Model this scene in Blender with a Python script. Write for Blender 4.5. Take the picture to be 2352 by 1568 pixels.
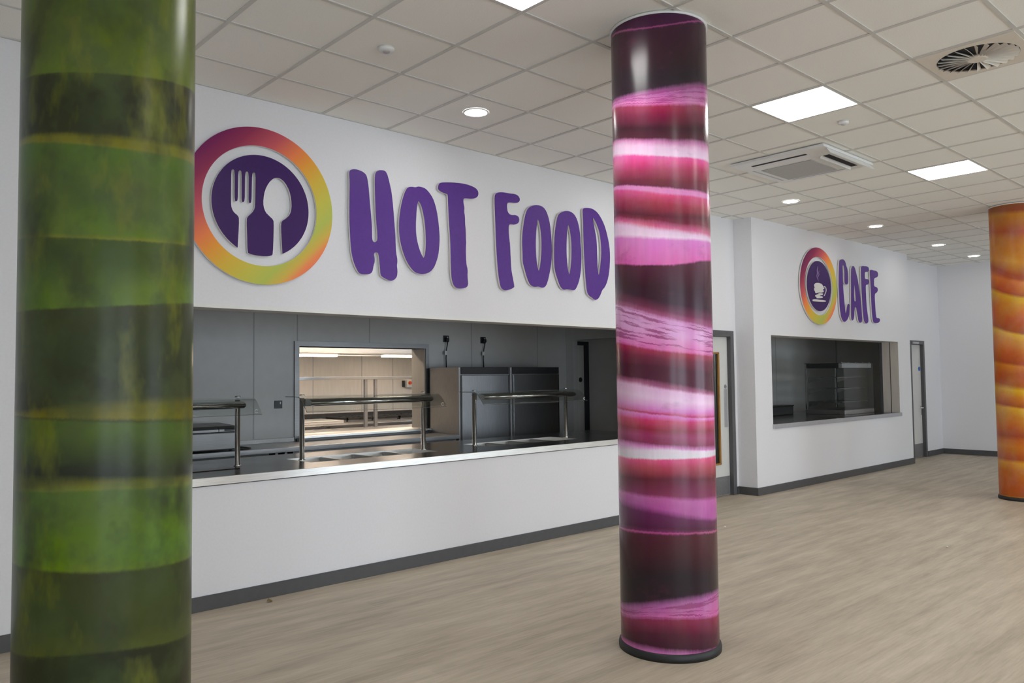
import bpy, bmesh, math, random
from mathutils import Vector, Matrix
from mathutils.geometry import tessellate_polygon

SC = bpy.context.scene
for o in list(bpy.data.objects):
    bpy.data.objects.remove(o, do_unlink=True)
COL = SC.collection
random.seed(4)

# ------------------------------------------------------------------ camera
cam_data = bpy.data.cameras.new('camera')
cam_data.sensor_fit = 'HORIZONTAL'
cam_data.sensor_width = 36.0
cam_data.lens = 36.0 * 1816.56 / 2352.0
cam_data.clip_start = 0.05
cam = bpy.data.objects.new('camera', cam_data)
COL.objects.link(cam)
YAW, PITCH, ROLL = 0.7411, 0.0450, -0.0112
fwd = Vector((math.sin(YAW) * math.cos(PITCH), math.cos(YAW) * math.cos(PITCH), math.sin(PITCH)))
rgt = Vector((math.cos(YAW), -math.sin(YAW), 0))
upv = rgt.cross(fwd)
r2 = math.cos(ROLL) * rgt + math.sin(ROLL) * upv
u2 = -math.sin(ROLL) * rgt + math.cos(ROLL) * upv
cam.matrix_world = Matrix(((r2.x, u2.x, -fwd.x, -1.8262), (r2.y, u2.y, -fwd.y, -5.4779),
                           (r2.z, u2.z, -fwd.z, 1.5700), (0, 0, 0, 1)))
SC.camera = cam

# ------------------------------------------------------------------ world, daylight, exposure
world = bpy.data.worlds.new('overcast_sky')
SC.world = world
world.use_nodes = True
world.node_tree.nodes['Background'].inputs[0].default_value = (0.80, 0.89, 1.0, 1)
world.node_tree.nodes['Background'].inputs[1].default_value = 5.0
SC.view_settings.view_transform = 'Standard'
SC.view_settings.look = 'None'
SC.view_settings.gamma = 1.0
SC.view_settings.use_curve_mapping = False
SC.view_settings.exposure = 0.3
SC.cycles.max_bounces = 12
SC.cycles.diffuse_bounces = 6
SC.cycles.glossy_bounces = 5
SC.cycles.transparent_max_bounces = 16
SC.cycles.caustics_reflective = False
SC.cycles.caustics_refractive = False
SC.cycles.sample_clamp_indirect = 6.0
WIN = [(-5.2, -2.2), (-1.6, 1.4), (5.6, 8.6), (9.2, 12.2)]     # glazing bays of the far wall (x ranges)
for a, b in WIN:                                                          # sky portals in the glazing
    ld = bpy.data.lights.new('daylight_portal', 'AREA')
    ld.shape = 'RECTANGLE'; ld.size = b - a; ld.size_y = 2.7
    ld.cycles.is_portal = True
    lo = bpy.data.objects.new('daylight_portal', ld); COL.objects.link(lo)
    lo.location = ((a + b) / 2, -11.12, 1.40); lo.rotation_euler = (math.radians(90), 0, 0)

H = 3.6335          # underside of the ceiling grid
D0 = 0.4862         # cut tile along the counter wall
PANEL_STRENGTH = 15.0
DOWN_STRENGTH = 40.0
KITCHEN_STRENGTH = 18.0

HOT_LETTERS = {'H':[[(1.428,3.2192),(1.4474,3.2358),(1.4799,3.2443),(1.5235,3.2411),(1.562,3.2303),(1.5841,3.2118),(1.5951,3.1797),(1.606,3.1137),(1.6113,3.0467),(1.62,2.9609),(1.6275,2.8845),(1.635,2.8081),(1.6359,2.7502),(1.6369,2.702),(1.6435,2.6815),(1.6569,2.6733),(1.675,2.681),(1.6886,2.698),(1.6866,2.7561),(1.68,2.8136),(1.6736,2.8905),(1.6694,2.9677),(1.6663,3.0548),(1.6644,3.1422),(1.6647,3.2202),(1.6739,3.251),(1.6966,3.2705),(1.7252,3.2773),(1.7573,3.2789),(1.7746,3.268),(1.7906,3.2361),(1.8077,3.1795),(1.8237,3.1177),(1.835,3.0401),(1.845,2.9425),(1.8538,2.8447),(1.8616,2.7565),(1.8635,2.6777),(1.8678,2.609),(1.8793,2.5607),(1.8803,2.5311),(1.8743,2.5059),(1.8811,2.4621),(1.8773,2.4174),(1.8596,2.3914),(1.8304,2.3735),(1.8014,2.3723),(1.7612,2.3859),(1.727,2.4007),(1.7146,2.4192),(1.7125,2.4578),(1.7059,2.5154),(1.6994,2.573),(1.6904,2.5915),(1.6746,2.5967),(1.6589,2.5904),(1.6521,2.5733),(1.6587,2.5498),(1.6608,2.5162),(1.6484,2.4813),(1.6426,2.4471),(1.6314,2.424),(1.6091,2.4107),(1.5649,2.4053),(1.5266,2.406),(1.5048,2.4214),(1.4833,2.4575),(1.4618,2.5029),(1.448,2.5583),(1.4406,2.6142),(1.4354,2.6703),(1.4313,2.7454),(1.4272,2.8206),(1.4274,2.9153),(1.4287,3.0198),(1.4311,3.1436),(1.4258,3.1903)]],'O':[[(1.8972,2.8202),(1.9012,2.9002),(1.9123,2.9714),(1.9282,3.0435),(1.9525,3.1171),(1.9768,3.161),(1.995,3.1789),(2.0314,3.1876),(2.068,3.1872),(2.0927,3.1992),(2.1298,3.2009),(2.1734,3.1933),(2.2109,3.1661),(2.2485,3.1252),(2.2735,3.072),(2.2922,3.0124),(2.3069,2.9314),(2.3165,2.8497),(2.321,2.7777),(2.3152,2.7046),(2.3043,2.6312),(2.282,2.5673),(2.2562,2.5188),(2.218,2.4798),(2.174,2.4599),(2.1305,2.4524),(2.0874,2.455),(2.0509,2.4661),(2.0087,2.5027),(1.973,2.5494),(1.9434,2.6064),(1.9201,2.6737),(1.9039,2.7415)],[(2.098,3.0778),(2.0892,3.0562),(2.079,3.0041),(2.0737,2.9425),(2.0695,2.8712),(2.0703,2.8005),(2.0796,2.7409),(2.094,2.6919),(2.1134,2.6432),(2.1316,2.6095),(2.1476,2.5897),(2.1602,2.6123),(2.1693,2.659),(2.1735,2.7206),(2.1716,2.7918),(2.1671,2.8627),(2.1577,2.933),(2.1408,3.0023),(2.1225,3.0508)]],'T':[[(2.3069,3.2273),(2.3136,3.2523),(2.3331,3.27),(2.3851,3.2814),(2.4642,3.293),(2.558,3.3015),(2.6259,3.3016),(2.6809,3.2962),(2.7294,3.2854),(2.7571,3.2668),(2.7666,3.2389),(2.7564,3.2103),(2.7282,3.1899),(2.6795,3.1785),(2.6245,3.1748),(2.5891,3.1696),(2.5886,3.1268),(2.6004,3.0858),(2.5959,3.0478),(2.605,3.0117),(2.6057,2.9477),(2.6132,2.8846),(2.6136,2.7994),(2.6174,2.7785),(2.6113,2.7139),(2.6132,2.6397),(2.6179,2.5763),(2.6311,2.5349),(2.6276,2.4709),(2.6352,2.4183),(2.6322,2.3915),(2.6157,2.3723),(2.575,2.3611),(2.5213,2.3564),(2.4881,2.3657),(2.4659,2.3903),(2.4492,2.4361),(2.4432,2.4983),(2.4415,2.5921),(2.4388,2.7174),(2.4333,2.832),(2.4239,2.9461),(2.4184,3.0608),(2.4143,3.1757),(2.4012,3.1822),(2.3582,3.1862),(2.3195,3.1981),(2.3068,3.2117)]],'F':[[(2.9596,3.2401),(2.9717,3.2674),(3.0012,3.2851),(3.0529,3.2952),(3.1125,3.2974),(3.1576,3.2974),(3.2032,3.302),(3.249,3.2974),(3.2763,3.2753),(3.2805,3.2497),(3.2602,3.2275),(3.2247,3.2168),(3.1715,3.2149),(3.1337,3.2095),(3.1156,3.1991),(3.1134,3.1562),(3.1219,3.1181),(3.1471,3.0979),(3.1773,3.0951),(3.2153,3.1023),(3.2535,3.096),(3.27,3.0732),(3.2665,3.0432),(3.2446,3.0212),(3.2063,3.0086),(3.1608,3.0075),(3.1351,2.9999),(3.1313,2.9456),(3.1363,2.879),(3.1474,2.813),(3.1494,2.7461),(3.1542,2.6683),(3.1576,2.5903),(3.1688,2.5353),(3.183,2.4805),(3.1958,2.4255),(3.1895,2.4094),(3.1441,2.3907),(3.0916,2.3761),(3.0547,2.3803),(3.0284,2.3973),(3.0143,2.4349),(2.9978,2.5107),(2.9873,2.5978),(2.9799,2.6962),(2.9728,2.8167),(2.9685,2.9264),(2.9645,3.0584),(2.96,3.1572)]],'O2':[[(3.3033,2.8409),(3.3077,2.9209),(3.3181,2.9904),(3.335,3.0723),(3.358,3.1439),(3.3838,3.1864),(3.4269,3.2165),(3.4829,3.2336),(3.5474,3.2391),(3.5959,3.2283),(3.6362,3.1927),(3.6631,3.1375),(3.6833,3.0695),(3.6951,2.9885),(3.7018,2.9068),(3.7071,2.8368),(3.702,2.7422),(3.6888,2.6589),(3.6658,2.575),(3.6397,2.4972),(3.6144,2.4547),(3.5847,2.4364),(3.5491,2.4351),(3.5171,2.4433),(3.4691,2.4354),(3.4295,2.4395),(3.3983,2.4567),(3.3723,2.4947),(3.3483,2.5497),(3.3245,2.6158),(3.3082,2.6598),(3.3079,2.7391)],[(3.516,3.1069),(3.5021,3.0472),(3.491,2.9648),(3.4846,2.8717),(3.4848,2.7909),(3.4898,2.7107),(3.4998,2.6424),(3.5196,2.5864),(3.5366,2.6341),(3.5507,2.7048),(3.5603,2.7869),(3.5634,2.8685),(3.56,2.9496),(3.5499,3.0182),(3.5347,3.0744)]],'O3':[[(3.7367,2.8162),(3.7421,2.923),(3.754,3.0189),(3.7724,3.1041),(3.7939,3.1663),(3.8147,3.1928),(3.8629,3.2207),(3.9233,3.2373),(3.984,3.237),(4.0361,3.216),(4.0791,3.1668),(4.1042,3.0968),(4.1202,3.0132),(4.1234,2.916),(4.1343,2.8439),(4.1321,2.7462),(4.1228,2.648),(4.1013,2.5613),(4.0697,2.4924),(4.0371,2.448),(4.0054,2.4363),(3.9586,2.4427),(3.9155,2.4446),(3.8725,2.4346),(3.8387,2.4442),(3.8056,2.4798),(3.7781,2.5368),(3.7524,2.5937),(3.7371,2.6631),(3.7353,2.7454)],[(3.9431,3.1074),(3.9278,3.0394),(3.9192,2.9544),(3.914,2.8699),(3.914,2.7861),(3.9209,2.703),(3.9332,2.6323),(3.9495,2.5881),(3.9644,2.6349),(3.9781,2.7081),(3.9868,2.7931),(3.9886,2.8776),(3.9834,2.9615),(3.971,3.0324),(3.9563,3.0789)]],'D':[[(4.1619,3.2817),(4.1804,3.3002),(4.2349,3.3101),(4.2898,3.3127),(4.3448,3.3028),(4.4,3.2764),(4.4458,3.2322),(4.4879,3.1809),(4.5242,3.1096),(4.5545,3.0246),(4.5753,2.9383),(4.5826,2.8505),(4.5762,2.7488),(4.5583,2.6463),(4.5294,2.5624),(4.49,2.5032),(4.4458,2.469),(4.4222,2.4239),(4.3876,2.3784),(4.3557,2.3629),(4.3224,2.3597),(4.2863,2.381),(4.2465,2.3945),(4.2146,2.4231),(4.2015,2.4834),(4.1926,2.5682),(4.1843,2.6776),(4.1763,2.7991),(4.1718,2.9211),(4.1674,3.0431),(4.1683,3.1659),(4.1643,3.2267)],[(4.3189,3.2221),(4.3234,3.1792),(4.3403,3.1129),(4.3574,3.0526),(4.3674,3.0039),(4.3749,2.93),(4.3765,2.8431),(4.3781,2.7562),(4.3819,2.6819),(4.3951,2.6134),(4.4133,2.6721),(4.4305,2.7609),(4.4439,2.8496),(4.4423,2.9371),(4.4313,3.0235),(4.4106,3.0962),(4.3784,3.1549),(4.3461,3.2007)]]}
CAFE_LETTERS = {'C':[[(9.9038,3.2715),(9.9326,3.2911),(9.9986,3.3099),(10.0545,3.3109),(10.1001,3.2937),(10.1262,3.2617),(10.1423,3.2202),(10.1687,3.1924),(10.1849,3.1508),(10.1936,3.0826),(10.1947,3.0139),(10.1855,2.9617),(10.165,2.9387),(10.1324,2.9304),(10.0859,2.9374),(10.0631,2.9613),(10.0634,3.0211),(10.069,3.107),(10.0642,3.1749),(10.052,3.2166),(10.0265,3.2263),(10.0065,3.2041),(10.0057,3.1359),(10.0083,3.0339),(10.0146,2.9323),(10.0185,2.822),(10.031,2.7292),(10.0435,2.6364),(10.0566,2.552),(10.074,2.4763),(10.0951,2.5113),(10.1179,2.5722),(10.1399,2.6203),(10.1693,2.6364),(10.2071,2.635),(10.2189,2.6116),(10.206,2.5338),(10.1856,2.4557),(10.1348,2.4023),(10.0857,2.3705),(10.0378,2.3533),(9.9917,2.3583),(9.9473,2.3861),(9.9137,2.4353),(9.8879,2.5183),(9.8761,2.6188),(9.8713,2.7702),(9.8648,2.8963),(9.8731,3.0235),(9.8868,3.1514)]],'A':[[(10.3005,3.169),(10.3228,3.2142),(10.3531,3.2359),(10.3922,3.2419),(10.4298,3.2234),(10.4615,3.1737),(10.4993,3.0981),(10.5333,3.0219),(10.5616,2.9187),(10.5879,2.8152),(10.607,2.7199),(10.6241,2.6243),(10.6332,2.5282),(10.6404,2.432),(10.6307,2.379),(10.5857,2.3597),(10.5367,2.3648),(10.5051,2.3915),(10.4844,2.4603),(10.4598,2.5287),(10.4445,2.5888),(10.4163,2.603),(10.3902,2.5904),(10.3752,2.542),(10.3685,2.4725),(10.345,2.411),(10.3105,2.3854),(10.2764,2.3909),(10.2538,2.4244),(10.2576,2.5363),(10.2693,2.709),(10.281,2.8822),(10.289,3.0556)],[(10.399,2.9728),(10.3875,2.8894),(10.3776,2.802),(10.3728,2.7324),(10.3831,2.6853),(10.4358,2.6883),(10.4352,2.7361),(10.4256,2.8224),(10.412,2.9085)]],'F':[[(10.6531,3.2337),(10.6687,3.2572),(10.7197,3.2704),(10.7904,3.2721),(10.8619,3.2783),(10.9227,3.2702),(10.9455,3.2452),(10.9391,3.2133),(10.9067,3.1909),(10.8452,3.1877),(10.7938,3.179),(10.7842,3.1294),(10.7865,3.0762),(10.8161,3.0651),(10.8778,3.0743),(10.928,3.0602),(10.9402,3.0297),(10.9131,2.9965),(10.871,2.9801),(10.8138,2.976),(10.8062,2.9266),(10.8093,2.8292),(10.8118,2.7228),(10.8211,2.6257),(10.8392,2.5379),(10.8634,2.4502),(10.8697,2.3972),(10.8368,2.3649),(10.7753,2.3555),(10.73,2.3696),(10.6992,2.4169),(10.68,2.5128),(10.6681,2.6266),(10.6628,2.7495),(10.6522,2.8809),(10.6503,2.9953),(10.649,3.1187)]],'E':[[(10.973,3.1982),(10.9916,3.2267),(11.0442,3.2374),(11.1064,3.2317),(11.18,3.2333),(11.2535,3.2257),(11.2875,3.1966),(11.2848,3.1598),(11.2463,3.1295),(11.1819,3.1173),(11.1325,3.1026),(11.12,3.0474),(11.1195,2.9841),(11.1498,2.9681),(11.2131,2.968),(11.254,2.9481),(11.2555,2.9118),(11.2169,2.8775),(11.1565,2.86),(11.1334,2.8315),(11.133,2.7412),(11.1403,2.6423),(11.1498,2.5435),(11.1655,2.472),(11.1962,2.4598),(11.2707,2.4629),(11.3057,2.4462),(11.299,2.4141),(11.2546,2.3897),(11.1584,2.377),(11.0748,2.3802),(11.0349,2.4037),(11.0159,2.4835),(11.003,2.5904),(10.9991,2.7066),(10.9945,2.8408),(10.9891,2.966),(10.9846,3.0734),(10.9753,3.1445)]]}
CUTLERY = [(0.8561,2.5113),(0.851,2.6385),(0.8488,2.7296),(0.8585,2.7491),(0.8897,2.7714),(0.9191,2.8028),(0.9339,2.8509),(0.9308,2.9245),(0.9139,2.9867),(0.8794,3.0413),(0.8404,3.0654),(0.8142,3.0657),(0.7873,3.0567),(0.7493,3.016),(0.721,2.9573),(0.709,2.8923),(0.7092,2.8383),(0.7262,2.7955),(0.7547,2.7722),(0.7833,2.7505),(0.791,2.7315),(0.7894,2.6315),(0.784,2.4951),(0.7745,2.4798),(0.7272,2.4708),(0.6526,2.4708),(0.6066,2.4779),(0.5919,2.487),(0.5878,2.6087),(0.5837,2.7233),(0.5918,2.7465),(0.6238,2.7774),(0.6449,2.8115),(0.6475,2.8476),(0.649,2.9553),(0.6505,3.0677),(0.6365,3.0779),(0.6227,3.063),(0.6204,2.9509),(0.6189,2.857),(0.6079,2.8438),(0.5978,2.8539),(0.5982,2.9653),(0.5979,3.0634),(0.5841,3.0771),(0.5704,3.0588),(0.5699,2.9609),(0.5685,2.8587),(0.5568,2.8437),(0.5459,2.8528),(0.5463,2.9572),(0.5459,3.0635),(0.5323,3.0763),(0.5188,3.059),(0.5184,2.9529),(0.517,2.8557),(0.5054,2.8426),(0.4947,2.8507),(0.4942,2.9491),(0.4937,3.0635),(0.4802,3.0754),(0.4678,3.0592),(0.4675,2.945),(0.4672,2.8266),(0.4718,2.7922),(0.4879,2.7637),(0.5193,2.7433),(0.5275,2.7206),(0.5227,2.6013),(0.5177,2.5148)]
CUP = {'cup':[(9.0844,2.8497),(9.1109,2.8742),(9.1588,2.8873),(9.2437,2.8918),(9.3116,2.8837),(9.3533,2.8621),(9.3737,2.8291),(9.4122,2.8358),(9.3938,2.8181),(9.3444,2.8009),(9.3779,2.7843),(9.3732,2.7651),(9.3037,2.7541),(9.2183,2.7519),(9.1412,2.7324),(9.1132,2.7427),(9.1094,2.7626),(9.0849,2.7731),(9.0815,2.8011),(9.1074,2.815),(9.0882,2.8298)],'coffee_stripe':[(9.1055,2.6979),(9.1401,2.7145),(9.234,2.7301),(9.1836,2.7367),(9.2691,2.747),(9.3547,2.7443),(9.3501,2.7252),(9.267,2.7119),(9.2323,2.7016),(9.3434,2.7002),(9.3421,2.6797),(9.2645,2.671),(9.1792,2.6635),(9.1372,2.6659),(9.1632,2.6788),(9.1132,2.6862)],'saucer':[(9.0232,2.6286),(9.0438,2.6403),(9.1277,2.6468),(9.2289,2.6445),(9.3488,2.6474),(9.4352,2.6442),(9.4376,2.6279),(9.3127,2.6192),(9.1932,2.6157),(9.0587,2.6122),(9.0291,2.6169)],'handle':[(9.3751,2.8521),(9.4273,2.8558),(9.464,2.8286),(9.4648,2.7858),(9.4235,2.7379),(9.3903,2.7055),(9.3732,2.7078),(9.4065,2.7426),(9.4439,2.7861),(9.4428,2.8239),(9.4162,2.8443),(9.3781,2.8441)],'steam':[(9.2107,3.1351),(9.2207,3.1319),(9.1966,3.0688),(9.2148,3.0337),(9.1784,2.9901),(9.2255,2.9287),(9.2213,2.9146),(9.1613,2.9864),(9.1944,3.032),(9.1762,3.0671)],'steam2':[(9.2477,3.0714),(9.2578,3.069),(9.239,3.0397),(9.2581,3.0184),(9.218,2.9729),(9.2044,2.9719),(9.2376,3.0168),(9.2219,3.0383)]}
PURPLE_PRINT = [(3.7098,3.665,3.7077,62,14,62),(3.6607,3.6065,3.6465,58,12,52),(3.6134,3.5548,3.6396,60,13,48),(3.6045,3.5481,3.6326,135,45,105),(3.5938,3.5398,3.6238,52,20,38),(3.4246,3.3484,3.4113,46,22,32),(3.3536,3.2488,3.3244,36,26,34),(3.2162,3.1991,3.2767,42,26,38),(3.1985,3.1577,3.229,160,80,145),(3.1746,3.1039,3.1382,195,95,160),(3.1587,3.0849,3.1235,140,24,66),(3.1056,3.0337,3.0733,110,24,58),(3.0306,2.9595,2.987,58,20,36),(2.9777,2.9059,2.9267,75,25,45),(2.96,2.8813,2.8923,190,110,165),(2.9292,2.8525,2.8579,215,170,205),(2.8896,2.8073,2.8192,226,190,216),(2.8659,2.7982,2.802,216,60,150),(2.8237,2.7703,2.7805,205,50,120),(2.771,2.7211,2.7419,160,42,80),(2.7183,2.6637,2.6775,112,32,52),(2.699,2.6293,2.6219,100,30,56),(2.6902,2.6195,2.6047,205,115,175),(2.6815,2.5982,2.5902,205,120,180),(2.671,2.5859,2.5816,198,52,115),(2.6132,2.5328,2.5235,150,40,70),(2.5347,2.4626,2.473,88,26,46),(2.5166,2.4355,2.4242,112,32,58),(2.4912,2.4016,2.3799,195,85,130),(2.4621,2.3762,2.3595,214,180,210),(2.4078,2.3441,2.3507,220,190,215),(2.3842,2.3255,2.3348,203,110,188),(2.31,2.2579,2.2782,205,95,175),(2.2359,2.1904,2.2384,205,72,160),(2.2269,2.182,2.2252,80,26,50),(2.1385,2.0473,2.0489,56,22,38),(2.0844,1.9801,1.9434,56,22,42),(2.0304,1.9297,1.882,105,32,70),(2.0016,1.9029,1.8425,150,60,110),(1.9855,1.8861,1.8277,198,130,188),(1.8867,1.8041,1.7637,205,140,195),(1.7747,1.7122,1.6851,205,95,165),(1.763,1.7013,1.6737,155,26,68),(1.7165,1.6621,1.637,110,24,54),(1.6361,1.6121,1.5672,76,20,42),(1.5826,1.5371,1.4802,78,22,46),(1.5629,1.5039,1.461,160,80,120),(1.538,1.4872,1.4454,213,165,203),(1.4845,1.4332,1.4063,221,182,214),(1.4223,1.3752,1.3628,205,120,190),(1.3938,1.3602,1.3394,195,80,150),(1.3867,1.3528,1.3307,178,38,88),(1.3761,1.3428,1.322,207,112,190),(1.3512,1.3254,1.3108,200,70,150),(1.3379,1.3172,1.3047,190,40,100),(1.2891,1.2634,1.2544,136,34,62),(1.2447,1.2319,1.2129,150,42,96),(1.2075,1.189,1.1679,128,36,80),(1.1827,1.1683,1.1419,200,120,185),(1.1402,1.154,1.1365,214,196,214),(1.1097,1.1105,1.112,211,205,215),(1.0989,1.1021,1.1041,208,52,122),(1.0487,1.0594,1.0454,165,46,76),(0.986,0.9951,0.9798,95,26,48),(0.9413,0.9617,0.9535,108,32,64),(0.9163,0.9067,0.8811,122,38,80),(0.8966,0.8833,0.8601,176,82,152),(0.8654,0.8301,0.7573,165,68,145),(0.8208,0.7926,0.7399,95,26,78),(0.7183,0.7262,0.7007,78,22,58),(0.6987,0.7087,0.692,98,30,72),(0.6898,0.7021,0.686,168,58,125),(0.6756,0.6921,0.6738,76,26,42),(0.5583,0.6059,0.5575,66,26,38),(0.4519,0.5066,0.4535,46,24,33),(0.39,0.4653,0.4189,37,26,33),(0.2663,0.3498,0.3627,42,26,36),(0.2398,0.3087,0.3325,165,85,150),(0.2001,0.247,0.2204,190,85,155),(0.1799,0.2305,0.2049,130,24,68),(0.1077,0.1525,0.1085,80,20,44),(0.0769,0.0787,0.0484,62,18,38),(0.0444,0.046,0.0141,185,90,160),(-0.0197,0.0149,-0.0048,170,75,150),(-0.0417,-0.0031,-0.0202,110,30,90)]
GREEN_PRINT = [(3.5378,3.5506,3.6493,60,73,28),(3.3505,3.3548,3.4276,84,97,36),(3.3349,3.3398,3.4106,48,50,28),(3.1424,3.129,3.2287,50,54,30),(3.1321,3.1166,3.2175,92,95,33),(2.9381,2.9124,2.9941,66,78,31),(2.7351,2.712,2.811,76,87,33),(2.5913,2.5881,2.6388,86,99,36),(2.5858,2.5818,2.6311,46,47,29),(2.4833,2.4744,2.508,42,43,28),(2.3956,2.3851,2.4122,47,48,30),(2.3806,2.3659,2.393,100,97,33),(2.3691,2.3433,2.3685,106,102,36),(2.3621,2.3365,2.3603,72,93,39),(2.2335,2.2051,2.2349,72,87,37),(2.0659,2.0486,2.076,84,102,37),(2.0536,2.0372,2.0625,106,110,41),(2.0472,2.0315,2.0538,62,74,34),(1.9721,1.9535,1.9815,62,76,33),(1.8638,1.8635,1.906,82,100,36),(1.8098,1.8186,1.8549,86,106,37),(1.802,1.8116,1.849,55,56,31),(1.707,1.6985,1.7127,52,58,33),(1.5608,1.5765,1.5792,46,50,31),(1.4782,1.5133,1.518,48,50,31),(1.4685,1.4877,1.4967,92,89,31),(1.4627,1.4527,1.4409,106,100,33),(1.4579,1.4419,1.4292,58,66,30),(1.4492,1.434,1.4186,72,89,36),(1.3911,1.3945,1.3667,68,84,36),(1.3292,1.3302,1.2936,54,64,34),(1.2949,1.2878,1.256,42,46,33),(1.2778,1.2667,1.24,40,43,31),(1.2607,1.2587,1.2314,60,64,31),(1.229,1.2455,1.2212,88,89,33),(1.2177,1.2244,1.2025,104,110,41),(1.2094,1.2164,1.1891,78,100,37),(1.1144,1.1283,1.069,84,104,36),(0.9979,0.9929,0.9733,88,115,36),(0.981,0.9649,0.9414,98,119,37),(0.9728,0.9547,0.934,52,54,30),(0.8964,0.9184,0.8249,55,62,33),(0.7519,0.7794,0.7457,58,66,33),(0.7087,0.724,0.6824,70,76,33),(0.6943,0.7093,0.6719,72,78,33),(0.6871,0.701,0.664,42,45,27),(0.5604,0.5722,0.5092,44,47,28),(0.4413,0.4349,0.3786,60,70,31),(0.4271,0.4212,0.3629,92,100,36),(0.3227,0.3209,0.2485,70,84,33)]
ORANGE_PRINT = [(3.7199,3.7567,3.771,176,104,26),(3.6422,3.6285,3.6417,186,110,28),(3.6145,3.6098,3.6228,150,74,26),(3.5812,3.5377,3.5502,152,74,26),(3.5257,3.4897,3.5018,196,130,26),(3.4149,3.3724,3.3835,190,110,28),(3.3263,3.2766,3.2869,178,82,32),(3.2433,3.1861,3.1956,190,115,28),(3.083,2.9629,2.9706,198,128,30),(3.0002,2.9046,2.9118,205,140,36),(2.9174,2.7323,2.7381,166,80,27),(2.8623,2.6926,2.6981,172,84,28),(2.7797,2.6582,2.6634,215,125,42),(2.6833,2.5286,2.5327,186,92,32),(2.642,2.4968,2.5007,168,74,30),(2.5871,2.4599,2.4634,214,164,42),(2.4634,2.3701,2.3729,205,130,38),(2.3125,2.2118,2.2134,192,96,36),(2.1617,2.038,2.0382,165,74,30),(2.1152,2.0065,2.0063,224,172,52),(2.0386,1.9355,1.9348,212,140,42),(1.8746,1.8173,1.8156,196,105,35),(1.7244,1.6546,1.6516,164,74,30),(1.6781,1.6231,1.6198,205,128,42),(1.5745,1.5288,1.5248,186,96,36),(1.4601,1.3823,1.377,178,88,34),(1.3785,1.3326,1.3269,216,162,42),(1.2888,1.2412,1.2347,200,120,38),(1.1938,1.1368,1.1295,168,78,33),(1.1449,1.1107,1.1032,220,162,46),(1.031,1.0064,0.998,205,130,38),(0.8955,0.8762,0.8667,190,104,36),(0.7873,0.7825,0.7723,160,74,32),(0.7332,0.7305,0.7199,192,106,38),(0.6656,0.6526,0.6413,202,124,40),(0.5117,0.4969,0.4843,170,80,34),(0.4632,0.4554,0.4425,216,152,42),(0.3553,0.3647,0.3511,200,118,40),(0.14,0.1551,0.1398,186,96,38),(0.054,0.0621,0.046,172,86,36),(0.0164,0.0234,0.0069,216,160,44)]
# ------------------------------------------------------------------ mesh and object helpers
def s2l(c):
    c = c / 255.0
    return c / 12.92 if c <= 0.04045 else ((c + 0.055) / 1.055) ** 2.4

def rgb(r, g, b, k=1.0):
    return (min(s2l(r) * k, 0.95), min(s2l(g) * k, 0.95), min(s2l(b) * k, 0.95), 1)

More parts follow.
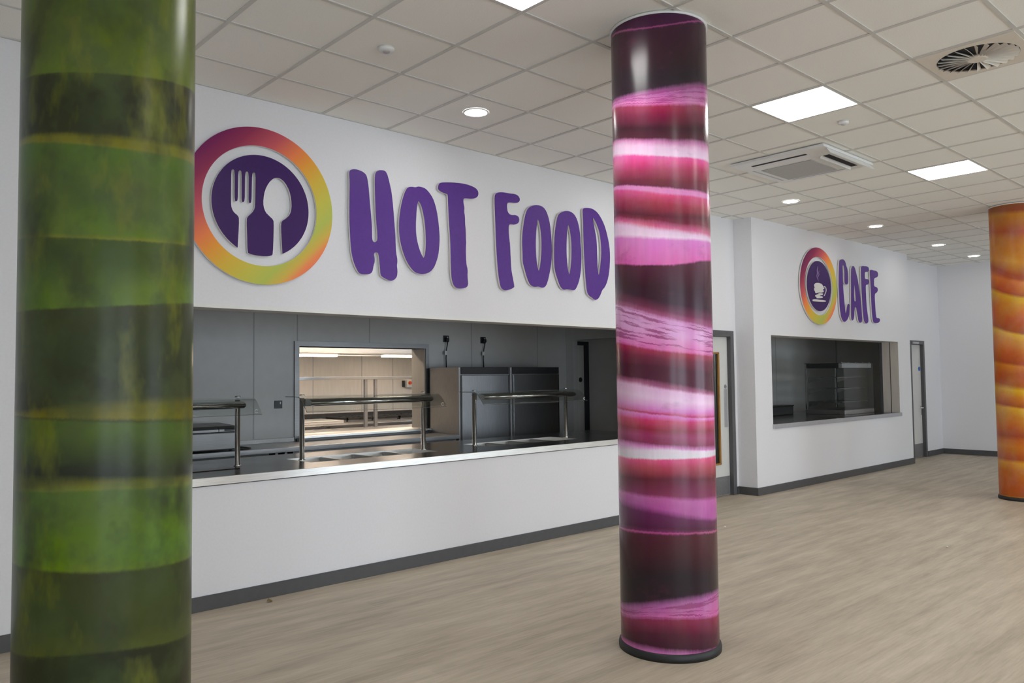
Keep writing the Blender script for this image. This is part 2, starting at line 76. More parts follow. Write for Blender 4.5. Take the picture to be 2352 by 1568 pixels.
class MB:
    """collects shapes in world coordinates; build() links them as one mesh object"""
    def __init__(self):
        self.v = []; self.f = []; self.m = []; self.s = []
    def face(self, idx, mi=0, sm=False):
        self.f.append(tuple(idx)); self.m.append(mi); self.s.append(sm)
    def box(self, x0, x1, y0, y1, z0, z1, mi=0):
        n = len(self.v)
        for z in (z0, z1):
            self.v += [(x0, y0, z), (x1, y0, z), (x1, y1, z), (x0, y1, z)]
        for q in ((3, 2, 1, 0), (4, 5, 6, 7), (0, 1, 5, 4), (1, 2, 6, 5), (2, 3, 7, 6), (3, 0, 4, 7)):
            self.face([n + i for i in q], mi)
        return self
    def bbox(self, x0, x1, y0, y1, z0, z1, b=0.004, mi=0):
        """box with chamfered edges"""
        bm = bmesh.new()
        bmesh.ops.create_cube(bm, size=1)
        for v in bm.verts:
            v.co = Vector((x0 + (v.co.x + .5) * (x1 - x0), y0 + (v.co.y + .5) * (y1 - y0), z0 + (v.co.z + .5) * (z1 - z0)))
        b = min(b, (x1 - x0) * .45, (y1 - y0) * .45, (z1 - z0) * .45)
        bmesh.ops.bevel(bm, geom=list(bm.edges), offset=b, segments=2, profile=.5, affect='EDGES')
        self.addbm(bm, mi); return self
    def addbm(self, bm, mi=0, sm=False):
        n = len(self.v)
        bm.verts.ensure_lookup_table()
        bm.verts.index_update()
        self.v += [tuple(v.co) for v in bm.verts]
        for f in bm.faces: self.face([n + v.index for v in f.verts], mi, sm)
        bm.free()
    def quad(self, a, b, c, d, mi=0):
        n = len(self.v); self.v += [a, b, c, d]; self.face((n, n + 1, n + 2, n + 3), mi)
    def prism(self, prof, x0, x1, mi=0, sm=False, axis='x'):
        """closed (a, b) profile swept along an axis"""
        n = len(self.v); k = len(prof)
        for x in (x0, x1):
            for a, b in prof:
                self.v.append((x, a, b) if axis == 'x' else (a, x, b) if axis == 'y' else (a, b, x))
        for i in range(k):
            j = (i + 1) % k
            self.face((n + i, n + j, n + k + j, n + k + i), mi, sm)
        self.face([n + i for i in range(k)][::-1], mi); self.face([n + k + i for i in range(k)], mi)
        return self
    def lathe(self, cx, cy, prof, seg=48, mi=0, sm=True, cap=True):
        """(radius, z) profile turned about a vertical axis"""
        n = len(self.v); k = len(prof)
        for i in range(seg):
            a = 2 * math.pi * i / seg
            for r, z in prof: self.v.append((cx + r * math.cos(a), cy + r * math.sin(a), z))
        for i in range(seg):
            j = (i + 1) % seg
            for q in range(k - 1):
                self.face((n + i * k + q, n + j * k + q, n + j * k + q + 1, n + i * k + q + 1), mi, sm)
        if cap:
            self.face([n + i * k for i in range(seg)][::-1], mi)
            self.face([n + i * k + k - 1 for i in range(seg)], mi)
        return self
    def tube(self, pts, r, seg=10, mi=0, cap=True):
        n = len(self.v); P = [Vector(p) for p in pts]; k = len(P)
        ref = None
        for i, p in enumerate(P):
            t = (P[min(i + 1, k - 1)] - P[max(i - 1, 0)]).normalized()
            if ref is None: ref = Vector((0, 0, 1)) if abs(t.z) < .9 else Vector((1, 0, 0))
            a = (ref - t * ref.dot(t)).normalized(); b = t.cross(a); ref = a
            for s in range(seg):
                w = 2 * math.pi * s / seg
                self.v.append(tuple(p + r * (math.cos(w) * a + math.sin(w) * b)))
        for i in range(k - 1):
            for s in range(seg):
                s2 = (s + 1) % seg
                self.face((n + i * seg + s, n + i * seg + s2, n + (i + 1) * seg + s2, n + (i + 1) * seg + s), mi, True)
        if cap:
            self.face([n + s for s in range(seg)][::-1], mi); self.face([n + (k - 1) * seg + s for s in range(seg)], mi)
        return self
    def disc_y(self, cx, y0, y1, cz, r, seg=32, mi=0):
        return self.prism([(cx + r * math.cos(2 * math.pi * i / seg), cz + r * math.sin(2 * math.pi * i / seg)) for i in range(seg)], y0, y1, mi, axis='y')
    def plate(self, loops, y0, y1, mi_front=0, mi_side=1):
        """flat (x, z) outline with holes, given real thickness from y0 (front) to y1"""
        flat = [p for l in loops for p in l]
        tri = tessellate_polygon([[Vector((a, b, 0)) for a, b in l] for l in loops])
        n = len(self.v); k = len(flat)
        self.v += [(a, y0, b) for a, b in flat] + [(a, y1, b) for a, b in flat]
        for t in tri:
            self.face([n + i for i in t], mi_front); self.face([n + k + i for i in t][::-1], mi_side)
        o = 0
        for l in loops:
            c = len(l)
            for i in range(c):
                j = (i + 1) % c
                self.face((n + o + i, n + o + j, n + k + o + j, n + k + o + i), mi_side)
            o += c
        return self
    def build(self, name, mats, parent=None, origin=None, recalc=True):
        if not isinstance(mats, (list, tuple)): mats = [mats]
        if origin is None:
            if parent is not None: origin = world_of(parent)
            else:
                xs = [v[0] for v in self.v]; ys = [v[1] for v in self.v]; zs = [v[2] for v in self.v]
                origin = Vector(((min(xs) + max(xs)) / 2, (min(ys) + max(ys)) / 2, min(zs)))
        origin = Vector(origin)
        me = bpy.data.meshes.new(name)
        me.from_pydata([tuple(Vector(v) - origin) for v in self.v], [], self.f)
        for m in mats: me.materials.append(m)
        me.polygons.foreach_set('material_index', self.m)
        me.polygons.foreach_set('use_smooth', self.s)
        if recalc:
            bm = bmesh.new(); bm.from_mesh(me)
            bmesh.ops.recalc_face_normals(bm, faces=bm.faces); bm.to_mesh(me); bm.free()
        me.update()
        o = bpy.data.objects.new(name, me); COL.objects.link(o)
        if parent is None: o.location = origin
        else:
            o.parent = parent; o.location = origin - world_of(parent)
        return o

def world_of(o):
    v = Vector(o.location)
    while o.parent is not None:
        o = o.parent; v += o.location
    return v

def tag(o, label, cat, group=None, kind=None):
    o['label'] = label; o['category'] = cat
    if group: o['group'] = group
    if kind: o['kind'] = kind
    return o

def thing(name, label, cat, loc, group=None):
    o = bpy.data.objects.new(name, None); o.empty_display_size = .1
    COL.objects.link(o); o.location = loc
    return tag(o, label, cat, group)

def struct(o, label=None, cat=None):
    o['kind'] = 'structure'
    if label: o['label'] = label
    if cat: o['category'] = cat
    return o

def copy_thing(o, loc, label, group=None):
    c = o.copy(); COL.objects.link(c); c.location = loc; c['label'] = label
    if group: c['group'] = group
    def kids(a, b):
        for ch in list(a.children):
            d = ch.copy(); COL.objects.link(d); d.parent = b
            kids(ch, d)
    kids(o, c)
    return c

def chaikin(p, n=1):
    for _ in range(n):
        q = []
        for i in range(len(p)):
            a, b = p[i], p[(i + 1) % len(p)]
            q.append((a[0] * .75 + b[0] * .25, a[1] * .75 + b[1] * .25)); q.append((a[0] * .25 + b[0] * .75, a[1] * .25 + b[1] * .75))
        p = q
    return p

def circle(cx, cz, r, n=96):
    return [(cx + r * math.cos(2 * math.pi * i / n), cz + r * math.sin(2 * math.pi * i / n)) for i in range(n)]

# ------------------------------------------------------------------ materials
def nodes(name):
    m = bpy.data.materials.new(name); m.use_nodes = True
    nt = m.node_tree; return m, nt, nt.nodes['Principled BSDF']

def N(nt, t, **kw):
    n = nt.nodes.new(t)
    for k, v in kw.items(): setattr(n, k, v)
    return n

def math_node(nt, op, a, b=None, clamp=False):
    n = N(nt, 'ShaderNodeMath', operation=op); n.use_clamp = clamp
    for i, x in enumerate((a, b)):
        if x is None: continue
        if isinstance(x, (int, float)): n.inputs[i].default_value = x
        else: nt.links.new(x, n.inputs[i])
    return n.outputs[0]

def noise(nt, scale, stretch=(1, 1, 1), detail=3, rough=.5, coord='Object'):
    tc = N(nt, 'ShaderNodeTexCoord'); mp = N(nt, 'ShaderNodeMapping'); mp.inputs['Scale'].default_value = stretch
    nz = N(nt, 'ShaderNodeTexNoise'); nz.inputs['Scale'].default_value = scale
    nz.inputs['Detail'].default_value = detail; nz.inputs['Roughness'].default_value = rough
    nt.links.new(tc.outputs[coord], mp.inputs[0]); nt.links.new(mp.outputs[0], nz.inputs['Vector'])
    return nz.outputs['Fac']

def ramp2(nt, fac, c0, c1, p0=.35, p1=.65):
    r = N(nt, 'ShaderNodeValToRGB'); e = r.color_ramp.elements
    e[0].position = p0; e[1].position = p1; e[0].color = c0; e[1].color = c1
    nt.links.new(fac, r.inputs[0]); return r.outputs[0]

def simple(name, col, rough=.5, metal=0., spec=.5, vary=.04, scale=18., stretch=(1, 1, 1), bump=0.):
    m, nt, b = nodes(name)
    c0 = tuple(x * (1 - vary) for x in col[:3]) + (1,); c1 = tuple(min(1, x * (1 + vary)) for x in col[:3]) + (1,)
    f = noise(nt, scale, stretch)
    nt.links.new(ramp2(nt, f, c0, c1), b.inputs['Base Color'])
    b.inputs['Roughness'].default_value = rough; b.inputs['Metallic'].default_value = metal
    b.inputs['Specular IOR Level'].default_value = spec
    if bump:
        bp = N(nt, 'ShaderNodeBump'); bp.inputs['Strength'].default_value = bump; bp.inputs['Distance'].default_value = .002
        nt.links.new(f, bp.inputs['Height']); nt.links.new(bp.outputs[0], b.inputs['Normal'])
    return m

def emission(name, col, strength):
    m, nt, b = nodes(name)
    b.inputs['Base Color'].default_value = (.8, .8, .8, 1)
    b.inputs['Emission Color'].default_value = col; b.inputs['Emission Strength'].default_value = strength
    return m

def glass(name, tint=(.93, .95, .94, 1), refl=.9, rough=.02):
    m = bpy.data.materials.new(name); m.use_nodes = True; nt = m.node_tree; nt.nodes.clear()
    out = N(nt, 'ShaderNodeOutputMaterial'); mix = N(nt, 'ShaderNodeMixShader')
    tr = N(nt, 'ShaderNodeBsdfTransparent'); gl = N(nt, 'ShaderNodeBsdfGlossy'); lw = N(nt, 'ShaderNodeLayerWeight')
    tr.inputs[0].default_value = tint; gl.inputs['Roughness'].default_value = rough; gl.inputs[0].default_value = (1, 1, 1, 1)
    lw.inputs[0].default_value = .5
    fr = math_node(nt, 'ADD', math_node(nt, 'MULTIPLY', math_node(nt, 'POWER', lw.outputs['Facing'], 5.0), .6 * refl), .03 * refl)
    nt.links.new(fr, mix.inputs[0]); nt.links.new(tr.outputs[0], mix.inputs[1]); nt.links.new(gl.outputs[0], mix.inputs[2])
    nt.links.new(mix.outputs[0], out.inputs[0])
    return m

def brushed(name, base=.5, rough=.3, stretch=(2, 2, 90), tint=(1, 1, 1)):
    m, nt, b = nodes(name)
    f = noise(nt, 6, stretch, detail=4)
    c = lambda k: (base * k * tint[0], base * k * tint[1], base * k * tint[2], 1)
    nt.links.new(ramp2(nt, f, c(.9), c(1.08), .3, .7), b.inputs['Base Color'])
    b.inputs['Metallic'].default_value = 1
    f2 = noise(nt, 2.2, (1, 1, 1), detail=2)
    r = math_node(nt, 'ADD', math_node(nt, 'MULTIPLY', f2, .16), rough - .08)
    nt.links.new(r, b.inputs['Roughness'])
    return m

def floor_material():
    m, nt, b = nodes('wood_effect_vinyl')
    a = noise(nt, 1.0, (1.1, 9, 1), detail=5, rough=.62)          # long soft streaks along the planks
    f = noise(nt, 1.0, (5, 70, 1), detail=4, rough=.6)            # fine grain
    w = noise(nt, 1.3, (.6, 1.4, 1), detail=3)
    # each plank has its own tone
    tc = N(nt, 'ShaderNodeTexCoord'); br = N(nt, 'ShaderNodeTexBrick')
    br.inputs['Scale'].default_value = 1; br.inputs['Brick Width'].default_value = 1.2; br.inputs['Row Height'].default_value = .15
    br.inputs['Mortar Size'].default_value = .0; br.offset = .37
    br.inputs['Color1'].default_value = (.35, .35, .35, 1); br.inputs['Color2'].default_value = (.65, .65, .65, 1)
    nt.links.new(tc.outputs['Object'], br.inputs['Vector'])
    k = math_node(nt, 'ADD', math_node(nt, 'MULTIPLY', a, .50), math_node(nt, 'MULTIPLY', f, .22))
    k = math_node(nt, 'ADD', k, math_node(nt, 'MULTIPLY', w, .16))
    k = math_node(nt, 'ADD', k, math_node(nt, 'MULTIPLY', br.outputs['Color'], .12))
    r = N(nt, 'ShaderNodeValToRGB'); e = r.color_ramp.elements
    e[0].position = .38; e[0].color = rgb(160, 148, 131); e[1].position = .62; e[1].color = rgb(202, 190, 171)
    x = e.new(.5); x.color = rgb(183, 171, 152)
    nt.links.new(k, r.inputs[0]); nt.links.new(r.outputs[0], b.inputs['Base Color'])
    b.inputs['Roughness'].default_value = .5; b.inputs['Specular IOR Level'].default_value = .35
    return m

def print_material(name, table, gain, rag, mottle, streak=(30, 30, 2.2), rough=.24, strata=(), strata_col=(140, 40, 105), blots=(), spec=.5, sat=1.0):
    """banded photographic wrap: 'band' is the running band number stored on the mesh"""
    m, nt, b = nodes(name)
    at = N(nt, 'ShaderNodeAttribute'); at.attribute_name = 'band'
    ag = N(nt, 'ShaderNodeAttribute'); ag.attribute_name = 'band_slope'
    n1 = noise(nt, 1, (90, 90, 18), detail=4, rough=.65)
    n2 = noise(nt, 1, (7, 7, 22), detail=3, rough=.6)
    d = math_node(nt, 'ADD', math_node(nt, 'MULTIPLY', math_node(nt, 'SUBTRACT', n1, .5), rag), math_node(nt, 'MULTIPLY', math_node(nt, 'SUBTRACT', n2, .5), rag * 1.1))
    s = math_node(nt, 'ADD', at.outputs['Fac'], math_node(nt, 'MULTIPLY', d, ag.outputs['Fac']))
    col = None; n = len(table); step = 30
    for s0 in range(0, n - 1, step):
        s1 = min(s0 + step, n - 1)
        r = N(nt, 'ShaderNodeValToRGB'); cr = r.color_ramp
        for i in range(s0, s1 + 1):
            p = (i - s0) / (s1 - s0)
            e = cr.elements[0] if i == s0 else cr.elements[-1] if i == s1 else cr.elements.new(p)
            e.position = p; e.color = rgb(*table[i][3:6], gain)
        nt.links.new(math_node(nt, 'DIVIDE', math_node(nt, 'SUBTRACT', s, float(s0)), float(s1 - s0), True), r.inputs[0])
        if col is None: col = r.outputs[0]
        else:
            mx = N(nt, 'ShaderNodeMix', data_type='RGBA')
            nt.links.new(math_node(nt, 'GREATER_THAN', s, float(s0)), mx.inputs['Factor'])
            nt.links.new(col, mx.inputs['A']); nt.links.new(r.outputs[0], mx.inputs['B']); col = mx.outputs['Result']
    def mix_in(col, fac, c):
        mx = N(nt, 'ShaderNodeMix', data_type='RGBA'); nt.links.new(fac, mx.inputs['Factor'])
        nt.links.new(col, mx.inputs['A']); mx.inputs['B'].default_value = rgb(*c, gain); return mx.outputs['Result']
    if strata:                                   # fine ragged layers printed inside the pale bands
        tc = N(nt, 'ShaderNodeTexCoord'); sx = N(nt, 'ShaderNodeSeparateXYZ'); cb = N(nt, 'ShaderNodeCombineXYZ')
        nt.links.new(tc.outputs['Object'], sx.inputs[0])
        nt.links.new(math_node(nt, 'MULTIPLY', sx.outputs['X'], 3.2), cb.inputs[0]); nt.links.new(math_node(nt, 'MULTIPLY', sx.outputs['Y'], 3.2), cb.inputs[1])
        nt.links.new(math_node(nt, 'MULTIPLY', s, 4.6), cb.inputs[2])
        nz = N(nt, 'ShaderNodeTexNoise'); nz.inputs['Scale'].default_value = 1.0; nz.inputs['Detail'].default_value = 5; nz.inputs['Roughness'].default_value = .55
        nt.links.new(cb.outputs[0], nz.inputs['Vector'])
        ln = math_node(nt, 'MULTIPLY', math_node(nt, 'SUBTRACT', nz.outputs['Fac'], .52), 16.0, True)
        msk = None
        for sa, sb in strata:
            m_ = math_node(nt, 'MULTIPLY', math_node(nt, 'MULTIPLY', math_node(nt, "SUBTRACT", s, sa), 4.0, True), math_node(nt, "MULTIPLY", math_node(nt, "SUBTRACT", sb, s), 4.0, True))
            msk = m_ if msk is None else math_node(nt, 'MAXIMUM', msk, m_)
        col = mix_in(col, math_node(nt, 'MULTIPLY', math_node(nt, 'MULTIPLY', ln, msk), .8), strata_col)
    for sc_, st_, p0_, k_, c_ in blots:           # cloudy patches of a second ink
        f_ = noise(nt, sc_, st_, detail=4, rough=.6)
        col = mix_in(col, math_node(nt, 'MULTIPLY', math_node(nt, 'MULTIPLY', math_node(nt, 'SUBTRACT', f_, p0_), 6.0, True), k_), c_)
    hs = N(nt, 'ShaderNodeHueSaturation'); nt.links.new(col, hs.inputs['Color'])
    v = noise(nt, 1, streak, detail=4, rough=.6)
    v2 = noise(nt, 3.2, (1, 1, .8), detail=3)
    val = math_node(nt, 'ADD', math_node(nt, 'MULTIPLY', math_node(nt, 'SUBTRACT', v, .5), mottle), 1.0)
    val = math_node(nt, 'ADD', val, math_node(nt, 'MULTIPLY', math_node(nt, 'SUBTRACT', v2, .5), mottle * 1.3))
    nt.links.new(val, hs.inputs['Value'])
    v3 = noise(nt, 4.5, (1, 1, .7), detail=4)
    nt.links.new(math_node(nt, 'ADD', math_node(nt, 'MULTIPLY', math_node(nt, 'SUBTRACT', v3, .5), mottle * .22), .5), hs.inputs['Hue'])
    v4 = noise(nt, 5.5, (1.3, .8, .7), detail=3)
    nt.links.new(math_node(nt, 'ADD', math_node(nt, 'MULTIPLY', math_node(nt, 'SUBTRACT', v4, .5), mottle * 1.6), sat), hs.inputs['Saturation'])
    nt.links.new(hs.outputs[0], b.inputs['Base Color'])
    b.inputs['Roughness'].default_value = rough; b.inputs['Specular IOR Level'].default_value = spec
    return m

def gradient_material(name, cx, cz, R):
    """diagonal colour print of an emblem ring, in the ring's own coordinates"""
    m, nt, b = nodes(name)
    tc = N(nt, 'ShaderNodeTexCoord'); sp = N(nt, 'ShaderNodeSeparateXYZ'); nt.links.new(tc.outputs['Object'], sp.inputs[0])
    d = math_node(nt, 'SUBTRACT', sp.outputs['X'], sp.outputs['Z'])
    f = math_node(nt, 'ADD', math_node(nt, 'DIVIDE', d, 2 * 1.41421 * R), .5, True)
    r = N(nt, 'ShaderNodeValToRGB'); e = r.color_ramp.elements
    K = 1.25
    st = [(0, (108, 22, 84)), (.12, (140, 46, 80)), (.27, (190, 84, 92)), (.40, (226, 124, 72)), (.48, (222, 146, 56)), (.60, (208, 172, 62)), (.74, (190, 182, 74)), (.85, (172, 182, 84)), (.92, (200, 170, 74)), (.97, (228, 132, 82)), (1, (225, 120, 84))]
    for i, (p, c) in enumerate(st):
        x = e[0] if i == 0 else e[-1] if i == len(st) - 1 else e.new(p)
        x.position = p; x.color = rgb(*c, K)
    nt.links.new(f, r.inputs[0]); nt.links.new(r.outputs[0], b.inputs['Base Color'])
    b.inputs['Roughness'].default_value = .5; b.inputs['Specular IOR Level'].default_value = .25
    return m

M = {}
M['wall'] = simple('white_wall_paint', (.80, .80, .83, 1), .75, vary=.012, scale=60, bump=.05, spec=.3)
M['tile'] = simple('mineral_ceiling_tile', (.90, .89, .85, 1), .9, vary=.035, scale=160, bump=.1, spec=.2)
M['tbar'] = simple('ceiling_grid_enamel', (.64, .63, .60, 1), .6, vary=.02)
M['floor'] = floor_material()
M['skirting'] = simple('dark_grey_gloss', (.082, .082, .086, 1), .45, vary=.05)
M['frame'] = simple('grey_door_frame_paint', (.10, .10, .105, 1), .45, vary=.04)
M['darkframe'] = simple('dark_door_frame_paint', (.03, .03, .034, 1), .5, vary=.04)
M['leaf'] = simple('pale_grey_laminate', (.66, .66, .64, 1), .5, vary=.015)
M['steel'] = brushed('brushed_steel', .44, .30, (1.2, 60, 60))
M['steel_v'] = brushed('brushed_steel_doors', .34, .36, (40, 40, 1.5), (.96, .98, 1.02))
M['steel_dk'] = brushed('worn_steel', .30, .24, (1.2, 50, 50))
M['steel_side'] = brushed('brushed_steel_sides', .42, .52, (40, 40, 2))
M['steel_grey'] = brushed('dull_steel', .26, .42, (1.2, 40, 40))
M['edge'] = brushed('satin_steel_edge', .84, .34, (1.2, 40, 40), (1, .99, .96))
M['chrome'] = brushed('polished_tube', .88, .12, (1, 1, 1))
M['satin'] = simple('satin_aluminium', (.50, .50, .53, 1), .45, metal=.5, vary=.03)
M['kick'] = simple('brushed_kick_plate', (.28, .28, .29, 1), .42, metal=.6, vary=.05)
M['panelwall'] = simple('grey_hygienic_cladding', (.62, .615, .60, 1), .42, vary=.02, scale=8)
M['cafewall'] = simple('cafe_cladding', (.72, .70, .66, 1), .5, vary=.02, scale=8)
M['kitchenwall'] = simple('cream_cladding', (.74, .70, .64, 1), .5, vary=.03, scale=9, stretch=(3, 3, .4))
M['joint'] = simple('joint_strip', (.44, .44, .45, 1), .5)
M['black'] = simple('black_plastic', (.012, .012, .013, 1), .4, vary=.1)
M['iron'] = simple('black_cast_iron', (.02, .02, .02, 1), .55, vary=.2)
M['darkglass'] = simple('dark_ceramic_glass', (.02, .016, .015, 1), .12, vary=.1)
M['rubber'] = simple('black_rubber', (.015, .016, .017, 1), .5, vary=.1)
M['whiteplastic'] = simple('white_plastic', (.80, .80, .79, 1), .4, vary=.01)
M['grille'] = simple('grey_filter_mesh', (.46, .46, .45, 1), .8, vary=.25, scale=420)
M['cream'] = simple('cream_enamel', (.74, .69, .61, 1), .5, vary=.02)
M['void'] = simple('duct_black', (.012, .012, .02, 1), .8)
M['purple'] = simple('purple_acrylic', rgb(80, 38, 130, 1.2), .42, spec=.35, vary=.05, scale=30)
M['violet'] = simple('deep_violet_acrylic', rgb(56, 22, 90, 1.15), .45, spec=.3, vary=.05, scale=30)
M['acrylic'] = simple('white_acrylic_edge', (.78, .76, .73, 1), .4, vary=.01)
M['lilac'] = simple('lilac_print', rgb(150, 120, 170), .5)
M['woodbead'] = simple('oak_bead', rgb(150, 108, 46, 1.2), .5, vary=.15, scale=12, stretch=(8, 8, 1))
M['blue'] = simple('blue_sign_vinyl', rgb(50, 98, 170, 1.3), .45)
M['red'] = simple('red_switch_plastic', rgb(205, 60, 30, 1.2), .4)
M['yellow'] = simple('yellow_switch_plastic', rgb(225, 160, 50, 1.2), .4)
M['glass'] = glass('clear_glass')
M['caseglass'] = glass('case_glass', (.90, .92, .92, 1), .75)
M['winglass'] = glass('window_glass', (.95, .97, .97, 1))
M['paneglass'] = glass('door_glass', (.5, .52, .52, 1))
M['panel'] = emission('light_panel_diffuser', (1, .985, .96, 1), PANEL_STRENGTH)
M['down'] = emission('downlight_diffuser', (1, .98, .95, 1), DOWN_STRENGTH)
M['hood_lamp'] = emission('hood_lamp_diffuser', (1, .80, .62, 1), KITCHEN_STRENGTH)
M['leafbrown'] = simple('dry_leaf', rgb(110, 88, 52, 1.1), .7, vary=.35, scale=60)
M['paper'] = simple('paper_scrap', (.75, .73, .70, 1), .8)

# ------------------------------------------------------------------ the setting
XW, XE, YS = -6.0, 14.74, -11.0
f = MB(); f.box(XW - .2, XE + .2, YS - .3, 6.3, -.1, 0)
struct(f.build('floor', M['floor'], origin=(0, 0, 0)), 'pale wood effect vinyl floor', 'floor')

# ceiling: lay-in tiles over a metal grid
c = MB(); c.box(XW - .2, XE + .2, YS - .2, .36, H + .006, H + .08)
ceil = struct(c.build('ceiling', M['tile'], origin=(0, 0, H)), 'white suspended tile ceiling', 'ceiling')
g = MB(); w = .012
i = -10
while .6 * i < XE:
    if .6 * i > XW: g.box(.6 * i - w, .6 * i + w, YS, .27, H, H + .0062)
    i += 1
j = -1
while -(.6 * j + D0) > YS:
    y = -(.6 * j + D0)
    g.box(XW, XE, y - w, y + w, H + .0004, H + .0062)
    j += 1
g.box(XW, 6.2, -.02, 0, H + .0002, H + .0062)
g.build('ceiling_grid', M['tbar'], parent=ceil)

def wall(name, boxes, mat='wall', label=None):
    b = MB()
    for q in boxes: b.box(*q)
    return struct(b.build(name, M[mat]), label, 'wall')
ZT = H + .006
# counter wall (hot food), with the serving opening
OX0, OX1, OZ0, OZ1 = -.35, 5.6, .84, 2.078
wall('wall_back', [(XW, OX0, 0, .2, 0, ZT), (OX1, 6.2, 0, .2, 0, ZT), (OX0, OX1, 0, .2, 0, OZ0), (OX0, OX1, 0, .2, OZ1, ZT)], label='white wall with the long serving opening')
# recessed door wall between the two serving blocks
wall('wall_recess', [(6.2, 6.33, .27, .37, 0, ZT), (7.404, 7.47, .27, .37, 0, ZT), (6.33, 7.404, .27, .37, 2.147, ZT), (6.10, 6.20, .2, .37, 0, ZT)], label='white recessed wall over the grey framed door')
# cafe block
CX0, CX1, CY, CZ0, CZ1 = 7.90, 12.07, .30, .84, 2.095
wall('wall_cafe', [(7.47, CX0, 0, CY, 0, ZT), (CX1, 12.58, 0, CY, 0, ZT), (CX0, CX1, 0, CY, 0, CZ0), (CX0, CX1, 0, CY, CZ1, ZT)], label='white projecting wall with the cafe hatch')
wall('wall_alcove', [(12.58, 13.26, .27, .37, 0, ZT), (13.94, XE, .27, .37, 0, ZT), (13.26, 13.94, .27, .37, 2.162, ZT)], label='white wall around the far door')
wall('wall_right', [(XE, XE + .2, YS, .37, 0, ZT)], label='grey white end wall')
wall('wall_left', [(XW - .2, XW, YS, .2, 0, ZT)], label='white wall on the left')
ww = [(XW, XE, YS - .2, YS, 0, .06), (XW, XE, YS - .2, YS, 2.75, ZT)]
xs = [XW] + [q for ab in WIN for q in ab] + [XE]
for a, b in zip(xs[0::2], xs[1::2]): ww.append((a, b, YS - .2, YS, .06, 2.75))
wall('wall_front', ww, label='white wall of windows')
for n, (a, b) in enumerate(WIN):
    q = MB()
    for x in (a, (a + b) / 2 - .025, b - .05): q.box(x, x + .05, YS - .14, YS - .06, .06, 2.75)
    q.box(a, b, YS - .14, YS - .06, .06, .11); q.box(a, b, YS - .14, YS - .06, 2.70, 2.75)
    wo = struct(q.build('window_%d' % (n + 1), M['frame']), 'grey framed window', 'window')
    p = MB(); p.box(a + .05, b - .05, YS - .105, YS - .095, .11, 2.70); p.build('pane', M['winglass'], parent=wo)
# painted trim along the head of the serving opening
q = MB(); q.box(OX0, OX1, -.004, 0, OZ1, OZ1 + .03)
struct(q.build('trim_1', M['whiteplastic']), 'white trim along the head of the serving opening', 'trim')

def skirt(name, x0, x1, y0, y1):
    q = MB(); q.box(x0, x1, y0, y1, 0, .095)
    q.box(min(x0, x1) + .0, max(x0, x1), y0 + (.004 if y1 - y0 < .1 else 0), y1, .095, .1)
    return struct(q.build(name, M['skirting']), 'dark grey skirting board', 'skirting')
skirt('baseboard_back', XW, 6.2, -.016, 0)
skirt('baseboard_recess', 7.406, 7.454, .254, .27)
q = MB(); q.box(7.454, 7.47, -.016, .27, 0, .1); q.box(7.47, 12.596, -.016, 0, 0, .1); q.box(12.58, 12.596, 0, .27, 0, .1)
struct(q.build('baseboard_cafe', M['skirting']), 'dark grey skirting around the cafe block', 'skirting')
q = MB(); q.box(13.95, XE - .016, .254, .27, 0, .1)
struct(q.build('baseboard_alcove', M['skirting']), 'short dark grey skirting beside the far door', 'skirting')
q = MB(); q.box(XE - .016, XE, YS, .27, 0, .1)
struct(q.build('baseboard_right', M['skirting']), 'dark grey skirting of the end wall', 'skirting')

# ------------------------------------------------------------------ doors
def door(name, x0, x1, ztop, y, leaf_y, frame_m, label, bar=.077):
    q = MB()
    q.bbox(x0, x0 + bar, y - .012, y + .10, 0, ztop, .003); q.bbox(x1 - bar, x1, y - .012, y + .10, 0, ztop, .003)
    q.bbox(x0 + bar, x1 - bar, y - .012, y + .10, ztop - bar, ztop, .003)
    # door stop
    q.box(x0 + bar, x0 + bar + .018, leaf_y + .045, y + .1, 0, ztop - bar); q.box(x1 - bar - .018, x1 - bar, leaf_y + .045, y + .1, 0, ztop - bar)
    q.box(x0 + bar, x1 - bar, leaf_y + .045, y + .1, ztop - bar - .018, ztop - bar)
    d = struct(q.build(name, M[frame_m]), label, 'door')
    return d
d1 = door('door_1', 6.33, 7.404, 2.147, .27, .315, 'frame', 'pale door in a dark grey frame with tall glazed panel and push plate')
LY = .315
vx0, vx1, vz0, vz1 = 6.93, 7.115, .41, 1.86
q = MB(); q.box(6.41, vx0, LY, LY + .044, .008, 2.066); q.box(vx1, 7.324, LY, LY + .044, .008, 2.066); q.box(vx0, vx1, LY, LY + .044, .008, vz0); q.box(vx0, vx1, LY, LY + .044, vz1, 2.066)
leaf = q.build('door_leaf', M['leaf'], parent=d1)
q = MB()
for bx in ((vx0 - .006, vx0 + .016, vz0, vz1), (vx1 - .022, vx1 + .006, vz0, vz1), (vx0, vx1, vz0 - .004, vz0 + .018), (vx0, vx1, vz1 - .018, vz1 + .004)):
    q.bbox(bx[0], bx[1], LY - .014, LY + .01, bx[2], bx[3], .003)
o = q.build('vision_bead', M['woodbead'], parent=d1); o['label'] = 'oak bead around the tall glazed panel'
q = MB(); q.box(vx0 + .01, vx1 - .01, LY + .018, LY + .026, vz0, vz1); q.build('vision_glass', M['paneglass'], parent=d1)
q = MB(); q.bbox(7.225, 7.302, LY - .003, LY, .885, 1.385, .001); o = q.build('push_plate', M['satin'], parent=d1); o['label'] = 'satin grey push plate'
q = MB(); q.disc_y(7.262, LY - .003, LY, 1.415, .028)
q.tube([(7.262 + .021 * math.cos(t * .3142), LY - .004, 1.415 + .021 * math.sin(t * .3142)) for t in range(21)], .0025, 6, 1)
